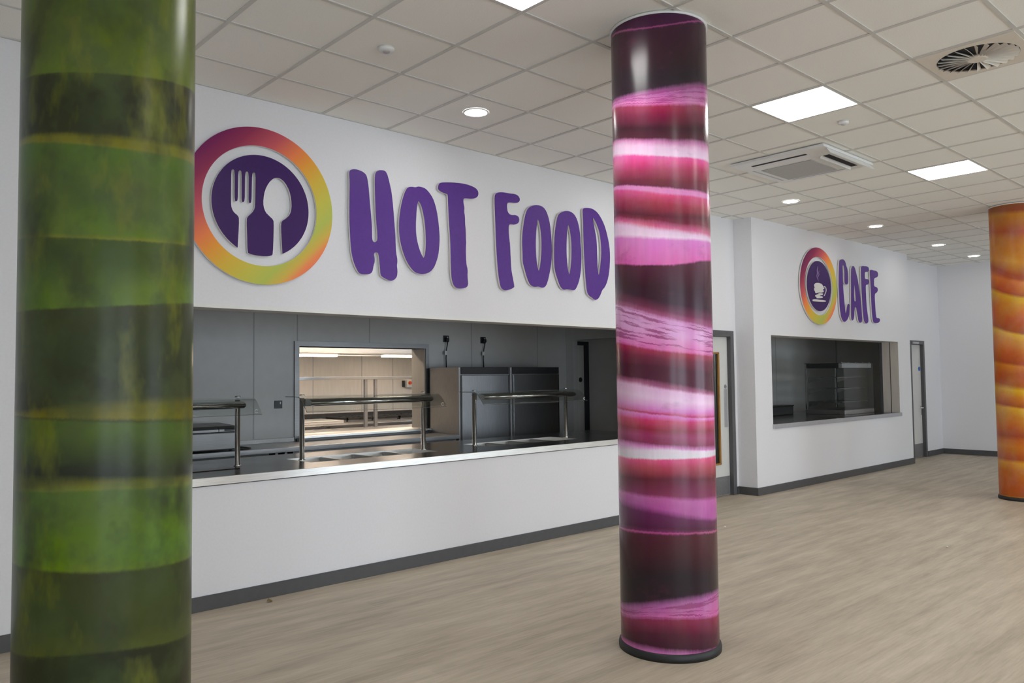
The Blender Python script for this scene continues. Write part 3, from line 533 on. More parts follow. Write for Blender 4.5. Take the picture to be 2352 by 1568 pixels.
q.box(7.2595, 7.2645, LY - .005, LY - .003, 1.402, 1.424, 1); q.box(7.252, 7.272, LY - .005, LY - .003, 1.412, 1.416, 1)
o = q.build('push_sign', [M['satin'], M['frame']], parent=d1); o['label'] = 'small round push sign'
q = MB(); q.bbox(6.42, 7.318, LY - .003, LY, .012, .25, .001); o = q.build('kick_plate', M['kick'], parent=d1); o['label'] = 'grey metal kick plate'

d2 = door('door_2', 13.26, 13.94, 2.162, .27, .315, 'frame', 'narrow grey door with blue round sign and lever handle', .07)
q = MB(); q.box(13.335, 13.865, LY, LY + .044, .008, 2.086); q.build('door_leaf', M['leaf'], parent=d2)
q = MB(); q.disc_y(13.80, LY - .003, LY, 1.64, .042); o = q.build('sign', M['blue'], parent=d2); o['label'] = 'small blue round sign'
q = MB(); q.bbox(13.79, 13.83, LY - .006, LY, .78, .95, .003); q.tube([(13.81, LY - .005, .915), (13.81, LY - .05, .915), (13.79, LY - .055, .915), (13.70, LY - .055, .915)], .010, 10); q.disc_y(13.81, LY - .012, LY, .80, .014)
o = q.build('lever_handle', M['chrome'], parent=d2); o['label'] = 'chrome lever handle'
q = MB(); q.bbox(13.345, 13.855, LY - .003, LY, .012, .255, .001); q.build('kick_plate', M['kick'], parent=d2)
q = MB(); q.bbox(13.34, 13.60, .225, .258, 2.098, 2.135, .004); o = q.build('door_closer', M['satin'], parent=d2); o['label'] = 'silver door closer'

# ------------------------------------------------------------------ printed columns
def column(name, label, cx, cy, table, mat, group):
    r = .281
    root = thing(name, label, 'column', (cx, cy, 0), group)
    d = Vector((cx - cam.location.x, cy - cam.location.y)).normalized()
    right = Vector((d.y, -d.x))
    seg, ns = 128, 760
    n = len(table)
    def bandof(t, z):
        wl, wm, wr = (t * t - t) / 2, 1 - t * t, (t * t + t) / 2
        prev = None
        for i in range(n):
            zi = table[i][0] * wl + table[i][1] * wm + table[i][2] * wr
            if prev is not None: zi = min(zi, prev - .0005)
            if z >= zi:
                if prev is None: return 0.0
                return i - 1 + (prev - z) / (prev - zi)
            prev = zi
        return float(n - 1)
    verts = []; band = []; slope = []
    z0, z1 = .012, H - .004
    cols = []
    for a in range(seg):
        w = 2 * math.pi * a / seg
        px, py = math.cos(w), math.sin(w)
        t = max(-1, min(1, px * right.x + py * right.y))
        zs_ = []
        wl, wm, wr = (t * t - t) / 2, 1 - t * t, (t * t + t) / 2
        prev = None
        for i in range(n):
            zi = table[i][0] * wl + table[i][1] * wm + table[i][2] * wr
            if prev is not None: zi = min(zi, prev - .0005)
            zs_.append(zi); prev = zi
        bands = []; k = n - 1
        for q in range(ns + 1):
            z = z0 + (z1 - z0) * q / ns
            while k > 0 and zs_[k] < z: k -= 1
            # zs_[k] >= z > zs_[k+1]
            if k == 0 and z >= zs_[0]: s = 0.
            elif k == n - 1: s = float(n - 1)
            else: s = k + (zs_[k] - z) / (zs_[k] - zs_[k + 1])
            bands.append(max(0., min(n - 1., s)))
            verts.append((r * px, r * py, z))
        for q in range(ns + 1):
            a0, a1 = max(0, q - 2), min(ns, q + 2)
            band.append(bands[q]); slope.append((bands[a0] - bands[a1]) / ((a1 - a0) * (z1 - z0) / ns))
    faces = []
    K = ns + 1
    for a in range(seg):
        b = (a + 1) % seg
        for q in range(ns):
            faces.append((a * K + q, b * K + q, b * K + q + 1, a * K + q + 1))
    me = bpy.data.meshes.new('printed_wrap'); me.from_pydata(verts, [], faces)
    me.attributes.new('band', 'FLOAT', 'POINT').data.foreach_set('value', band)
    me.attributes.new('band_slope', 'FLOAT', 'POINT').data.foreach_set('value', slope)
    me.polygons.foreach_set('use_smooth', [True] * len(faces)); me.materials.append(mat); me.update()
    o = bpy.data.objects.new('printed_wrap', me); COL.objects.link(o); o.parent = root
    q = MB(); q.lathe(cx, cy, [(.27, 0), (.293, 0), (.294, .02), (.291, .036), (.283, .045), (.27, .045)], 96, cap=False)
    o = q.build('base_ring', M['rubber'], parent=root); o['label'] = 'black base ring'
    q = MB(); q.lathe(cx, cy, [(.27, H - .012), (.289, H - .012), (.290, H - .0005), (.27, H - .0005)], 96, cap=False)
    o = q.build('ceiling_collar', M['whiteplastic'], parent=root); o['label'] = 'thin white collar at the ceiling'
    return root
column('round_column', 'near round column wrapped in a mottled green striped print', -.985, -2.425, GREEN_PRINT, print_material('green_leaf_print', GREEN_PRINT, 1.24, .012, .35, (7, 7, 4), .28, blots=((4.5, (1, 1, .8), .47, .7, (64, 74, 44)), (5.5, (1.2, 1.2, .5), .55, .65, (104, 106, 34)), (4.0, (1, 1, .7), .53, .8, (45, 51, 33))), spec=.2), 'printed round columns')
column('round_column', 'round column wrapped in a purple and pink striped print', 1.993, -2.636, PURPLE_PRINT, print_material('purple_print', PURPLE_PRINT, 1.32, .016, .28, strata=((7.1, 9.3), (38.6, 41.4), (76.5, 78.6)), blots=((6, (1, 1, 1.6), .60, .25, (92, 26, 58)),), sat=.9, spec=.38), 'printed round columns')
column('round_column', 'round column wrapped in an orange banded print, cut by the right edge', 9.46, -2.49, ORANGE_PRINT, print_material('orange_print', ORANGE_PRINT, 0.98, .014, .3, (9, 9, 9), .4), 'printed round columns')

# ------------------------------------------------------------------ ceiling fittings
def tile_box(i, j): return .6 * i + .012, .6 * i + .588, -(.6 * j + .588 + D0), -(.6 * j + .012 + D0)
def light_panel(i, j, label):
    x0, x1, y0, y1 = tile_box(i, j)
    t = thing('ceiling_light', label, 'light', ((x0 + x1) / 2, (y0 + y1) / 2, H), 'square ceiling light panels')
    q = MB(); e = .006
    for b in ((x0, x1, y0, y0 + e), (x0, x1, y1 - e, y1), (x0, x0 + e, y0 + e, y1 - e), (x1 - e, x1, y0 + e, y1 - e)): q.box(*b, H - .002, H + .0055)
    q.build('panel_frame', M['whiteplastic'], parent=t)
    q = MB(); q.box(x0 + e, x1 - e, y0 + e, y1 - e, H, H + .0055); o = q.build('diffuser', M['panel'], parent=t); o['label'] = 'glowing white diffuser'
    return t
light_panel(1, 3, 'square light panel cut by the top edge, left of the purple column')
p0 = light_panel(6, 3, 'large bright square light panel right of the purple column')
light_panel(11, 3, 'smaller looking square light panel above the orange column')
OFF = 'square light panel out of the picture towards the windows'
base = Vector(p0.location)
for (i, j) in ((1, 8), (6, 8), (11, 8), (16, 8), (1, 13), (6, 13), (11, 13), (16, 13)):
    copy_thing(p0, base + Vector((.6 * (i - 6), -.6 * (j - 3), 0)), OFF)
def downlight(x, y, label):
    t = thing('downlight', label, 'light', (x, y, H), 'round downlights along the counter wall')
    q = MB(); q.lathe(x, y, [(.084, H + .005), (.084, H - .001), (.098, H - .004), (.101, H - .001), (.101, H + .005)], 40, cap=False)
    q.build('trim_ring', M['whiteplastic'], parent=t)
    q = MB(); q.lathe(x, y, [(.084, H + .0035), (.084, H + .0005)], 40); o = q.build('diffuser', M['down'], parent=t); o['label'] = 'glowing white disc'
    return t
dl = downlight(2.091, -.809, 'round downlight above the hot food lettering')
for x, y, lab in ((4.55, -.80, 'round downlight hidden behind the purple column'), (7.001, -.81, 'round downlight in front of the projecting wall corner, left of the cafe sign'), (9.445, -.783, 'round downlight above the cafe emblem'),
                  (11.928, -.74, 'round downlight second from the end wall'), (13.743, -.70, 'round downlight nearest the end wall, left of the orange column')):
    copy_thing(dl, Vector((x, y, H)), lab)
def sensor(x, y, label, r):
    t = thing('smoke_detector', label, 'detector', (x, y, H), 'ceiling detectors')
    q = MB(); q.lathe(x, y, [(r, H + .0058), (r, H - .008), (r * .92, H - .016), (r * .45, H - .02)], 32); q.build('base', M['whiteplastic'], parent=t)
    q = MB(); q.lathe(x, y, [(r * .42, H - .018), (r * .40, H - .024), (r * .2, H - .028)], 24); q.build('sensor_head', M['satin'], parent=t)
sensor(.895, -1.367, 'small white round detector on the ceiling above the hot food emblem', .052)
sensor(4.528, -2.598, 'small grey round detector on the ceiling beside the large light panel', .042)

# swirl air diffuser
x0, x1, y0, y1 = tile_box(6, 5)
cx, cy = (x0 + x1) / 2, (y0 + y1) / 2
t = thing('swirl_diffuser', 'cream square ceiling air vent with a round fan of black slots', 'vent', (cx, cy, H))
q = MB(); R0 = .238; seg = 72
inner = [(cx + R0 * math.cos(2 * math.pi * k / seg), cy + R0 * math.sin(2 * math.pi * k / seg)) for k in range(seg)]
outer = []
for k in range(seg):
    a = 2 * math.pi * k / seg; m_ = max(abs(math.cos(a)), abs(math.sin(a)))
    outer.append((cx + .288 * math.cos(a) / m_, cy + .288 * math.sin(a) / m_))
for k in range(seg):
    l = (k + 1) % seg
    q.quad((*outer[k], H - .003), (*outer[l], H - .003), (*inner[l], H - .003), (*inner[k], H - .003))
    q.quad((*outer[k], H - .003), (*outer[l], H - .003), (*outer[l], H + .005), (*outer[k], H + .005))
    q.quad((*inner[k], H - .003), (*inner[l], H - .003), (*inner[l], H + .004), (*inner[k], H + .004))
q.build('face_plate', M['cream'], parent=t)
q = MB(); q.lathe(cx, cy, [(R0, H + .0055), (R0, H + .0045)], 48); o = q.build('duct_back', M['void'], parent=t); o['label'] = 'black opening behind the vanes'
for k in range(24):
    a = 2 * math.pi * k / 24
    q = MB(); prof = []
    ca, sa = math.cos(a), math.sin(a)
    for rr, hw in ((.06, .004), (.236, .011)):
        for s, z in ((-1, H + .003), (1, H - .016)):
            prof.append((cx + rr * ca - s * hw * sa, cy + rr * sa + s * hw * ca, z))
    q.v += prof + [(p[0], p[1], p[2] + .0022) for p in prof]
    q.face((0, 1, 3, 2)); q.face((4, 6, 7, 5)); q.face((0, 2, 6, 4)); q.face((1, 5, 7, 3)); q.face((0, 4, 5, 1)); q.face((2, 3, 7, 6))
    q.build('vane', M['cream'], parent=t)
q = MB(); q.lathe(cx, cy, [(.066, H + .004), (.066, H - .010), (.05, H - .016)], 32); q.build('hub', M['cream'], parent=t)

# ceiling cassette air conditioner
ax0, ax1, ay0, ay1 = 4.96, 5.99, -2.22, -1.26
acx, acy = (ax0 + ax1) / 2, (ay0 + ay1) / 2
t = thing('cassette_unit', 'white square ceiling air conditioner with a grey centre grille and one flap hanging open', 'air conditioner', (acx, acy, H))
q = MB(); q.bbox(ax0, ax1, ay0, ay1, H - .028, H - .001, .008); q.build('fascia', M['whiteplastic'], parent=t)
q = MB(); q.box(5.31, 5.855, -1.925, -1.40, H - .034, H - .027); q.build('grille', M['grille'], parent=t)
for (bx, dark) in (((5.085, 5.125, -1.98, -1.42), 1), ((5.845 + .03, 5.915, -1.98, -1.42), 0), ((5.27, 5.86, -2.12, -2.06), 1), ((5.27, 5.86, -1.345, -1.325), 0)):
    q = MB(); q.box(*bx, H - .0295, H - .0275); o = q.build('air_slot', M['void'] if dark else M['satin'], parent=t)
q = MB(); q.prism([(-2.21, H - .03), (-2.205, H - .028), (-2.245, H - .085), (-2.251, H - .083)], 5.03, 5.95, axis='x'); q.build('flap', M['whiteplastic'], parent=t)
q = MB(); q.prism([(-2.05, H - .03), (-2.045, H - .029), (-2.038, H - .052), (-2.043, H - .053)], 5.25, 5.88, axis='x'); q.build('flap', M['whiteplastic'], parent=t)
q = MB(); q.prism([(5.128, H - .028), (5.133, H - .028), (5.16, H - .040), (5.156, H - .042)], -1.99, -1.41, axis='y'); q.build('flap', M['whiteplastic'], parent=t)
q = MB(); q.prism([(5.80, H - .028), (5.87, H - .033), (5.87, H - .030)], -1.99, -1.41, axis='y'); q.build('flap', M['whiteplastic'], parent=t)

# ------------------------------------------------------------------ signs
YF, YB_ = -.032, -.010           # front and back of the stand-off letters
def letter(loops, label, group, it=1):
    L = [chaikin(l, it) for l in loops]
    q = MB(); q.plate(L, YF, YF + .002, 0, 0); q.plate(L, YF + .002, YB_, 1, 1)
    # stand-off pegs to the wall
    xs = [p[0] for p in L[0]]; zs = [p[1] for p in L[0]]
    low = min(L[0], key=lambda p: p[1]); xm, zc = low[0], low[1] + .05 * (max(zs) - min(zs))
    q.tube([(xm, YB_ - .002, zc), (xm, 0, zc)], .006, 8, 1)
    return tag(q.build('sign_letter', [M['purple'], M['acrylic']]), label, 'letter', group)
G1, G2 = 'hot food sign letters', 'cafe sign letters'
letter(HOT_LETTERS['H'], 'purple letter H, first letter of HOT', G1)
letter(HOT_LETTERS['O'], 'purple letter O in HOT between the H and the T', G1)
letter(HOT_LETTERS['T'], 'purple letter T, last letter of HOT', G1)
letter(HOT_LETTERS['F'], 'large purple letter F, first letter of FOOD', G1)
letter(HOT_LETTERS['O2'], 'purple letter O of FOOD right beside the F', G1)
letter(HOT_LETTERS['O3'], 'purple letter O of FOOD right beside the D', G1)
letter(HOT_LETTERS['D'], 'purple letter D of FOOD beside the purple column', G1)
letter(CAFE_LETTERS['C'], 'purple letter C, first letter of CAFE', G2)
letter(CAFE_LETTERS['A'], 'purple letter A, second letter of CAFE', G2)
letter(CAFE_LETTERS['F'], 'small purple letter F, third letter of CAFE', G2)
letter(CAFE_LETTERS['E'], 'purple letter E, last letter of CAFE', G2)

def emblem(cx, cz, R, Ri, label):
    t = thing('emblem_sign', label, 'emblem', (cx, 0, cz), 'round wall emblems')
    q = MB(); L = [circle(cx, cz, R, 128), circle(cx, cz, Ri, 128)]
    q.plate(L, YF, YF + .002, 0, 0); q.plate(L, YF + .002, YB_, 1, 1)
    q.tube([(cx, YB_ - .002, cz + (R + Ri) / 2), (cx, 0, cz + (R + Ri) / 2)], .008, 8, 1)
    q.tube([(cx, YB_ - .002, cz - (R + Ri) / 2), (cx, 0, cz - (R + Ri) / 2)], .008, 8, 1)
    o = q.build('ring', [gradient_material('emblem_gradient', cx, cz, R), M['acrylic']], parent=t); o['label'] = 'ring fading from plum through orange to yellow green'
    return t
HX, HZ = .700, 2.838
e1 = emblem(HX, HZ, .575, .440, 'large round emblem with fork and spoon beside the HOT letters')
RD = .372
cut = chaikin(CUTLERY, 1)
a0 = math.atan2(cut[-2][1] - HZ, cut[-2][0] - HX); a1 = math.atan2(cut[0][1] - HZ, cut[0][0] - HX)
if a0 < 0: a0 += 2 * math.pi
cut = CUTLERY
def ang(p): 
    a = math.atan2(p[1] - HZ, p[0] - HX); return a + 2 * math.pi if a < -math.pi / 2 else a
aL, aR = ang(cut[-1]), ang(cut[0])       # left and right tips at the rim
arc = [(HX + RD * math.cos(aL + (aR - aL) * k / 90), HZ + RD * math.sin(aL + (aR - aL) * k / 90)) for k in range(91)]
body = []
for k, p in enumerate(cut[1:-1]): body.append(p)
mid = chaikin(body, 1)[:-2]
loop = arc + mid
q = MB(); q.plate([loop], YF, YF + .002, 0, 0); q.plate([loop], YF + .002, YB_, 1, 1)
q.tube([(HX, YB_ - .002, HZ + RD * .8), (HX, 0, HZ + RD * .8)], .008, 8, 1)
o = q.build('disc', [M['violet'], M['acrylic']], parent=e1); o['label'] = 'violet disc cut out with a fork and a spoon'

KX, KZ = 9.240, 2.846
e2 = emblem(KX, KZ, .563, .428, 'smaller looking round emblem with a steaming cup beside the CAFE letters')
q = MB(); L = [circle(KX, KZ, .367, 96)]
q.plate(L, YF, YF + .002, 0, 0); q.plate(L, YF + .002, YB_, 1, 1); q.tube([(KX, YB_ - .002, KZ + .3), (KX, 0, KZ + .3)], .008, 8, 1)
dsc = q.build('disc', [M['violet'], M['acrylic']], parent=e2); dsc['label'] = 'violet disc'
for nm, key, mt in (('cup_print', 'cup', 'acrylic'), ('cup_stripe', 'coffee_stripe', 'acrylic'), ('saucer_print', 'saucer', 'acrylic'), ('handle_print', 'handle', 'acrylic'), ('steam_line', 'steam', 'lilac'), ('steam_line', 'steam2', 'lilac')):
    q = MB(); q.plate([chaikin(CUP[key], 1)], YF - .002, YF, 0, 0); q.build(nm, M[mt], parent=dsc)

# ------------------------------------------------------------------ serving counter of the hot food side
WELLS = [(1.30, 2.60), (3.215, 4.475)]
PLATE = (-.45, .72)
WY0, WY1 = .36, .79
CT0, CT1 = OX0 - .0, OX1
root = thing('serving_counter', 'long stainless steel serving counter in the hot food opening', 'counter', (2.6, .6, 0))
q = MB()
xs = [(-.30, WELLS[0][0]), (WELLS[0][1], WELLS[1][0]), (WELLS[1][1], CT1 - .002)]
q.box(CT0 + .002, CT1 - .002, .0, WY0, .852, .9); q.box(CT0 + .002, CT1 - .002, WY1, 1.2, .852, .9)
q.box(CT0 + .002, WELLS[0][0], WY0, WY1, .852, .9)
q.box(WELLS[0][1], WELLS[1][0], WY0, WY1, .852, .9); q.box(WELLS[1][1], CT1 - .002, WY0, WY1, .852, .9)
q.build('worktop', M['steel_dk'], parent=root)
q = MB(); q.bbox(CT0 + .002, CT1 - .002, -.014, -.0005, .846, .9005, .002); o = q.build('front_edge', M['edge'], parent=root); o['label'] = 'bright satin steel front edge'
q = MB(); q.box(CT0 + .05, CT1 - .05, .22, 1.14, .002, .78); q.build('carcass', M['steel_v'], parent=root)
for n_, (a, b) in enumerate(WELLS):
    t = thing('food_well', ('drop-in steel food well with dividers under the serving gantry in front of the hatch', 'drop-in steel food well with dividers under the serving gantry in front of the tall fridges')[n_], 'food well', ((a + b) / 2, (WY0 + WY1) / 2, .79), 'food wells in the serving counter')
    q = MB(); th = .004
    q.box(a + .002, b - .002, WY0 + .002, WY1 - .002, .79, .794)
    q.box(a + .002, a + .006, WY0 + .002, WY1 - .002, .794, .899); q.box(b - .006, b - .002, WY0 + .002, WY1 - .002, .794, .899)
    q.box(a + .006, b - .006, WY0 + .002, WY0 + .006, .794, .899); q.box(a + .006, b - .006, WY1 - .006, WY1 - .002, .794, .899)
    q.build('basin', M['edge'], parent=t)
    for k in (1, 2, 3):
        x = a + (b - a) * k / 4
        q = MB(); q.bbox(x - .014, x + .014, WY0 + .007, WY1 - .007, .855, .893, .003); q.build('divider', M['steel_dk'], parent=t)
t = tag(MB().bbox(PLATE[0] + .15, PLATE[1], .38, .85, .9005, .906, .002).build('hot_plate', M['darkglass']), 'dark flat glass hot plate let into the counter beside the green column', 'hot plate')

# ------------------------------------------------------------------ serving gantries
def gantry(x0, x1, label):
    yp = .575
    t = thing('serving_gantry', label, 'gantry', ((x0 + x1) / 2, yp, .901), 'serving gantries on the counter')
    for x in (x0, x1):
        q = MB(); q.lathe(x, yp, [(.030, .901), (.030, .906), (.021, .909), (.021, 1.416)], 24); p = q.build('post', M['chrome'], parent=t)
        q = MB(); q.lathe(x, yp, [(.024, 1.4365), (.024, 1.441), (.017, 1.446)], 20); q.build('post_cap', M['chrome'], parent=p)
    # lens-shaped heat lamp housing between the posts
    prof = [(.515 + .105 * math.cos(2 * math.pi * k / 32), 1.378 + .030 * math.sin(2 * math.pi * k / 32)) for k in range(32)]
    q = MB(); q.prism(prof, x0 + .004, x1 - .004, sm=True); o = q.build('lamp_housing', M['chrome'], parent=t); o['label'] = 'polished oval lamp housing'
    line = [(.70, 1.4275), (.60, 1.4275), (.52, 1.4275), (.485, 1.4265), (.45, 1.420), (.425, 1.408), (.404, 1.391), (.38, 1.367), (.36, 1.345), (.34, 1.322), (.327, 1.306)]
    P = [Vector(p) for p in line]; up = []; dn = []
    for k, p in enumerate(P):
        tg = (P[min(k + 1, len(P) - 1)] - P[max(k - 1, 0)]).normalized(); nrm = Vector((tg.y, -tg.x))
        up.append(tuple(p + nrm * .003)); dn.append(tuple(p - nrm * .003))
    q = MB(); q.prism(up + dn[::-1], x0 - .085, x1 + .085, 0, True)
    o = q.build('glass_screen', M['glass'], parent=t); o['label'] = 'curved clear glass screen'
    q = MB(); ex = .0015
    q.tube([(x0 - .086, a, b) for a, b in line], .0022, 6); q.tube([(x0 - .086, .327, 1.305), (x1 + .086, .327, 1.305)], .0014, 6)
    q.build('glass_edge', M['frame'], parent=o)
    q = MB(); mx, my, mz = x1 + .045, .338, 1.331
    q.tube([(mx + .013 * math.cos(.6 + 5.0 * k / 20), my - .004 - .0 * k, mz + .013 * math.sin(.6 + 5.0 * k / 20)) for k in range(21)], .0018, 6)
    q.tube([(mx, my - .004, mz), (mx + .006, my - .004, mz + .006)], .0018, 6)
    q.build('glass_mark', M['whiteplastic'], parent=t)
    return t
gantry(-.50, .784, 'glass serving gantry cut off by the green column')
gantry(1.335, 2.575, 'glass serving gantry in front of the kitchen hatch')
gantry(3.195, 4.50, 'glass serving gantry in front of the tall fridges')

# ------------------------------------------------------------------ servery room
YB = 2.5
hx0, hx1, hz0, hz1 = 2.30, 4.005, .93, 1.935
wall('wall_servery', [(-1.7, hx0, YB, YB + .26, 0, 2.5), (hx1, 6.635, YB, YB + .26, 0, 2.5), (hx0, hx1, YB, YB + .26, 0, hz0), (hx0, hx1, YB, YB + .26, hz1, 2.5),
      (6.635, 7.1, YB, YB + .26, 2.09, 2.5)], 'panelwall', 'grey clad wall at the back of the servery')
wall('wall_servery_left', [(-1.7, -1.5, .2, YB, 0, 2.5)], 'panelwall', 'grey clad wall at the end of the servery')
wall('wall_servery_right', [(6.535, 6.68, .37, YB, 2.095, 2.5), (6.535, 6.635, 2.36, YB, 0, 2.095)], 'panelwall', 'grey bulkhead over the servery doorway')
wall('wall_corridor', [(7.0, 7.1, .37, YB, 0, 2.5)], 'cafewall', 'dark wall beyond the servery doorway')
q = MB(); q.box(-1.7, 6.1, .2, YB, 2.31, 2.36); q.box(6.1, 7.1, .37, YB, 2.31, 2.36); struct(q.build('ceiling', M['panelwall']), 'low grey ceiling over the servery', 'ceiling')
q = MB()
for x in (1.787, 2.285): q.box(x - .006, x + .006, YB - .003, YB, .95, 2.31)
q.box(3.2, 3.212, YB - .003, YB, 1.96, 2.31); q.box(4.75, 4.762, YB - .003, YB, 1.7, 2.31); q.box(5.95, 5.962, YB - .003, YB, 1.2, 2.31)
struct(q.build('trim_2', M['joint']), 'thin joint strips of the wall cladding', 'trim')
d3 = struct(MB().box(6.64, 6.69, YB - .03, YB + .05, 0, 2.085).box(6.93, 7.0, YB - .03, YB + .05, 0, 2.085).box(6.69, 6.93, YB - .03, YB + .05, 2.03, 2.085).build('door_3', M['darkframe']), 'dark framed door at the back of the servery', 'door')
q = MB(); q.box(6.69, 6.93, YB + .01, YB + .05, .01, 2.03); q.build('door_leaf', M['cafewall'], parent=d3)
q = MB(); q.bbox(6.69, 6.715, YB - .002, YB + .015, .9, 1.80, .002); q.build('vision_bead', M['woodbead'], parent=d3)
q = MB(); q.disc_y(6.85, YB + .004, YB + .01, 1.52, .035); q.build('sign', M['black'], parent=d3)
# light fitting on the servery ceiling, switched off
tag(MB().bbox(2.9, 4.4, .95, 1.15, 2.285, 2.3095, .005).build('ceiling_batten', M['whiteplastic']), 'unlit light fitting on the servery ceiling just above the opening', 'light')

# pass-through hatch
t = struct(MB().box(hx0 - .055, hx0, YB - .02, YB + .27, hz0 - .02, hz1 + .055).box(hx1, hx1 + .05, YB - .02, YB - .001, hz0 - .02, hz1 + .055).box(hx0, hx1, YB - .02, YB + .27, hz1, hz1 + .055).build('window_6', M['steel_grey']), 'steel framed hatch between servery and kitchen', 'hatch')
q = MB(); q.box(hx1 - .008, hx1 - .0005, YB - .001, YB + .27, hz0 + .027, hz1 - .001); q.build('jamb_lining', M['kitchenwall'], parent=t)
q = MB(); q.bbox(hx0 - .02, hx1 + .03, YB - .10, YB + .32, hz0 - .002, hz0 + .026, .004); q.build('sill', M['edge'], parent=t)
q = MB(); q.bbox(hx0 - .045, hx0 - .005, YB - .05, YB - .02, hz0 - .04, hz0 + .0, .002); q.build('latch', M['black'], parent=t)

# back counter
root = thing('back_counter', 'stainless steel work counter along the servery back wall', 'counter', (1.27, 2.18, 0))
q = MB(); q.bbox(-1.48, 4.02, 1.84, YB - .001, .852, .9, .003); q.build('worktop', M['steel'], parent=root)
q = MB(); q.bbox(-1.48, hx0 - .06, YB - .02, YB - .001, .9, .945, .002); struct(q.build('trim_6', M['steel_side']), 'steel upstand behind the back counter', 'trim')
q = MB(); q.bbox(-1.46, 1.70, 1.95, YB - .01, .10, .85, .003); q.build('cabinet', M['steel_dk'], parent=root)
q = MB(); q.bbox(1.92, 4.0, 1.88, YB - .01, .10, .85, .003); q.build('cabinet', M['steel_v'], parent=root)
for lx in (-1.44, 1.68, 1.94, 3.97):
    for ly in (1.97, 2.44):
        q = MB(); q.lathe(lx, ly, [(.018, .0), (.018, .101)], 12); q.build('leg', M['rubber'], parent=root)
q = MB(); q.box(1.74, 1.77, 1.90, 1.93, .0, .852); q.box(1.84, 1.87, 1.90, 1.93, .0, .852); q.build('leg', M['steel'], parent=root)

# counter-top appliance beside the green column
t = thing('countertop_appliance', 'low stainless steel appliance with a hinged lid on the back counter beside the green column', 'appliance', (.6, 2.1, .9))
q = MB(); q.bbox(-.10, 1.36, 1.90, 2.36, .912, 1.082, .012); q.build('body', M['steel_grey'], parent=t)
q = MB(); q.prism([(1.895, 1.086), (1.895, 1.108), (1.935, 1.136), (2.36, 1.150), (2.36, 1.086)], -.10, 1.17, axis='x'); q.build('lid', M['steel_grey'], parent=t)
q = MB(); q.prism([(1.895, 1.086), (1.895, 1.108), (1.935, 1.136), (2.36, 1.150), (2.36, 1.086)], 1.176, 1.36, axis='x'); pn = q.build('control_panel', M['steel_grey'], parent=t)
q = MB(); q.prism([(1.8935, 1.091), (1.8935, 1.108), (1.9, 1.1135), (1.9, 1.091)], 1.225, 1.325, axis='x'); q.build('display', M['black'], parent=pn)
for fx in (-.05, 1.31):
    for fy in (1.95, 2.31):
        q = MB(); q.lathe(fx, fy, [(.016, .9), (.016, .913)], 12); q.build('foot', M['rubber'], parent=t)
q = MB(); q.tube([(1.36, 2.06, .925), (1.40, 2.05, .925), (1.46, 2.02, .915), (1.50, 1.99, .909), (1.51, 1.96, .909), (1.48, 1.94, .909), (1.42, 1.95, .909), (1.37, 1.98, .909), (1.365, 2.0, .909)], .009, 8)
q.build('power_cable', M['rubber'], parent=t)

# sockets
def socket(x, z, label, plug_to=None):
    t = thing('wall_socket', label, 'socket', (x, YB, z), 'black sockets on the servery wall')
    q = MB(); q.bbox(x - .044, x + .044, YB - .01, YB - .0005, z - .042, z + .042, .003); q.build('face_plate', M['black'], parent=t)
    q = MB(); q.bbox(x + .014, x + .026, YB - .014, YB - .009, z + .004, z + .028, .001); q.build('rocker', M['whiteplastic'], parent=t)
socket(2.062, 1.305, 'black wall socket left of the kitchen hatch')
socket(4.335, 2.065, 'black wall socket above the left end of the fridges, near the hatch')
socket(4.95, 2.062, 'black wall socket above the middle of the fridges')
for x, lab in ((4.335, 'black plug lead dropping from the socket nearest the hatch'), (4.955, 'black plug lead dropping from the socket above the fridge middle')):
    t = thing('power_lead', lab, 'cable', (x, YB - .02, 1.70), 'fridge power leads')
    q = MB(); q.bbox(x - .022, x + .020, YB - .05, YB - .0105, 2.030, 2.075, .006); q.build('plug', M['black'], parent=t)
    q = MB(); q.tube([(x, YB - .035, 2.035), (x, YB - .035, 2.0), (x - .015, YB - .03, 1.93), (x - .022, YB - .03, 1.82), (x - .018, YB - .03, 1.68)], .007, 8); q.build('cord', M['black'], parent=t)
    q = MB(); q.bbox(x - .05, x - .012, YB - .042, YB - .038, 1.86, 1.91, .001); q.build('cord_tag', M['whiteplastic'], parent=t)

# tall fridges
def fridge(x0, x1, label):
    y0, y1, zt = 1.87, YB - .06, 1.695
    t = thing('tall_fridge', label, 'fridge', ((x0 + x1) / 2, (y0 + y1) / 2, 0), 'tall steel fridges')
    q = MB(); q.bbox(x0, x1, y0 + .0, y1, .12, zt, .004); q.build('body', M['steel_side'], parent=t)
    q = MB(); q.bbox(x0 + .03, x1 - .02, y0 - .012, y0, 1.61, zt - .002, .003); o = q.build('fascia', M['darkframe'], parent=t); o['label'] = 'dark control fascia'
    q = MB(); q.bbox(x0 + .03, x1 - .045, y0 - .03, y0, .18, 1.60, .005); dd = q.build('door', M['steel_v'], parent=t)
    q = MB(); q.box(x1 - .043, x1 - .028, y0 - .022, y0 - .0, .20, 1.60); o = q.build('handle_recess', M['black'], parent=dd); o['label'] = 'dark recessed handle grip'
    for fx in (x0 + .06, x1 - .06):
        for fy in (y0 + .06, y1 - .06):
            q = MB(); q.lathe(fx, fy, [(.022, 0), (.022, .121)], 12); q.build('foot', M['rubber'], parent=t)
fridge(4.035, 4.85, 'tall stainless steel fridge on the left, its plain side towards the kitchen hatch')
fridge(4.86, 5.74, 'tall stainless steel fridge on the right, near the dark doorway')

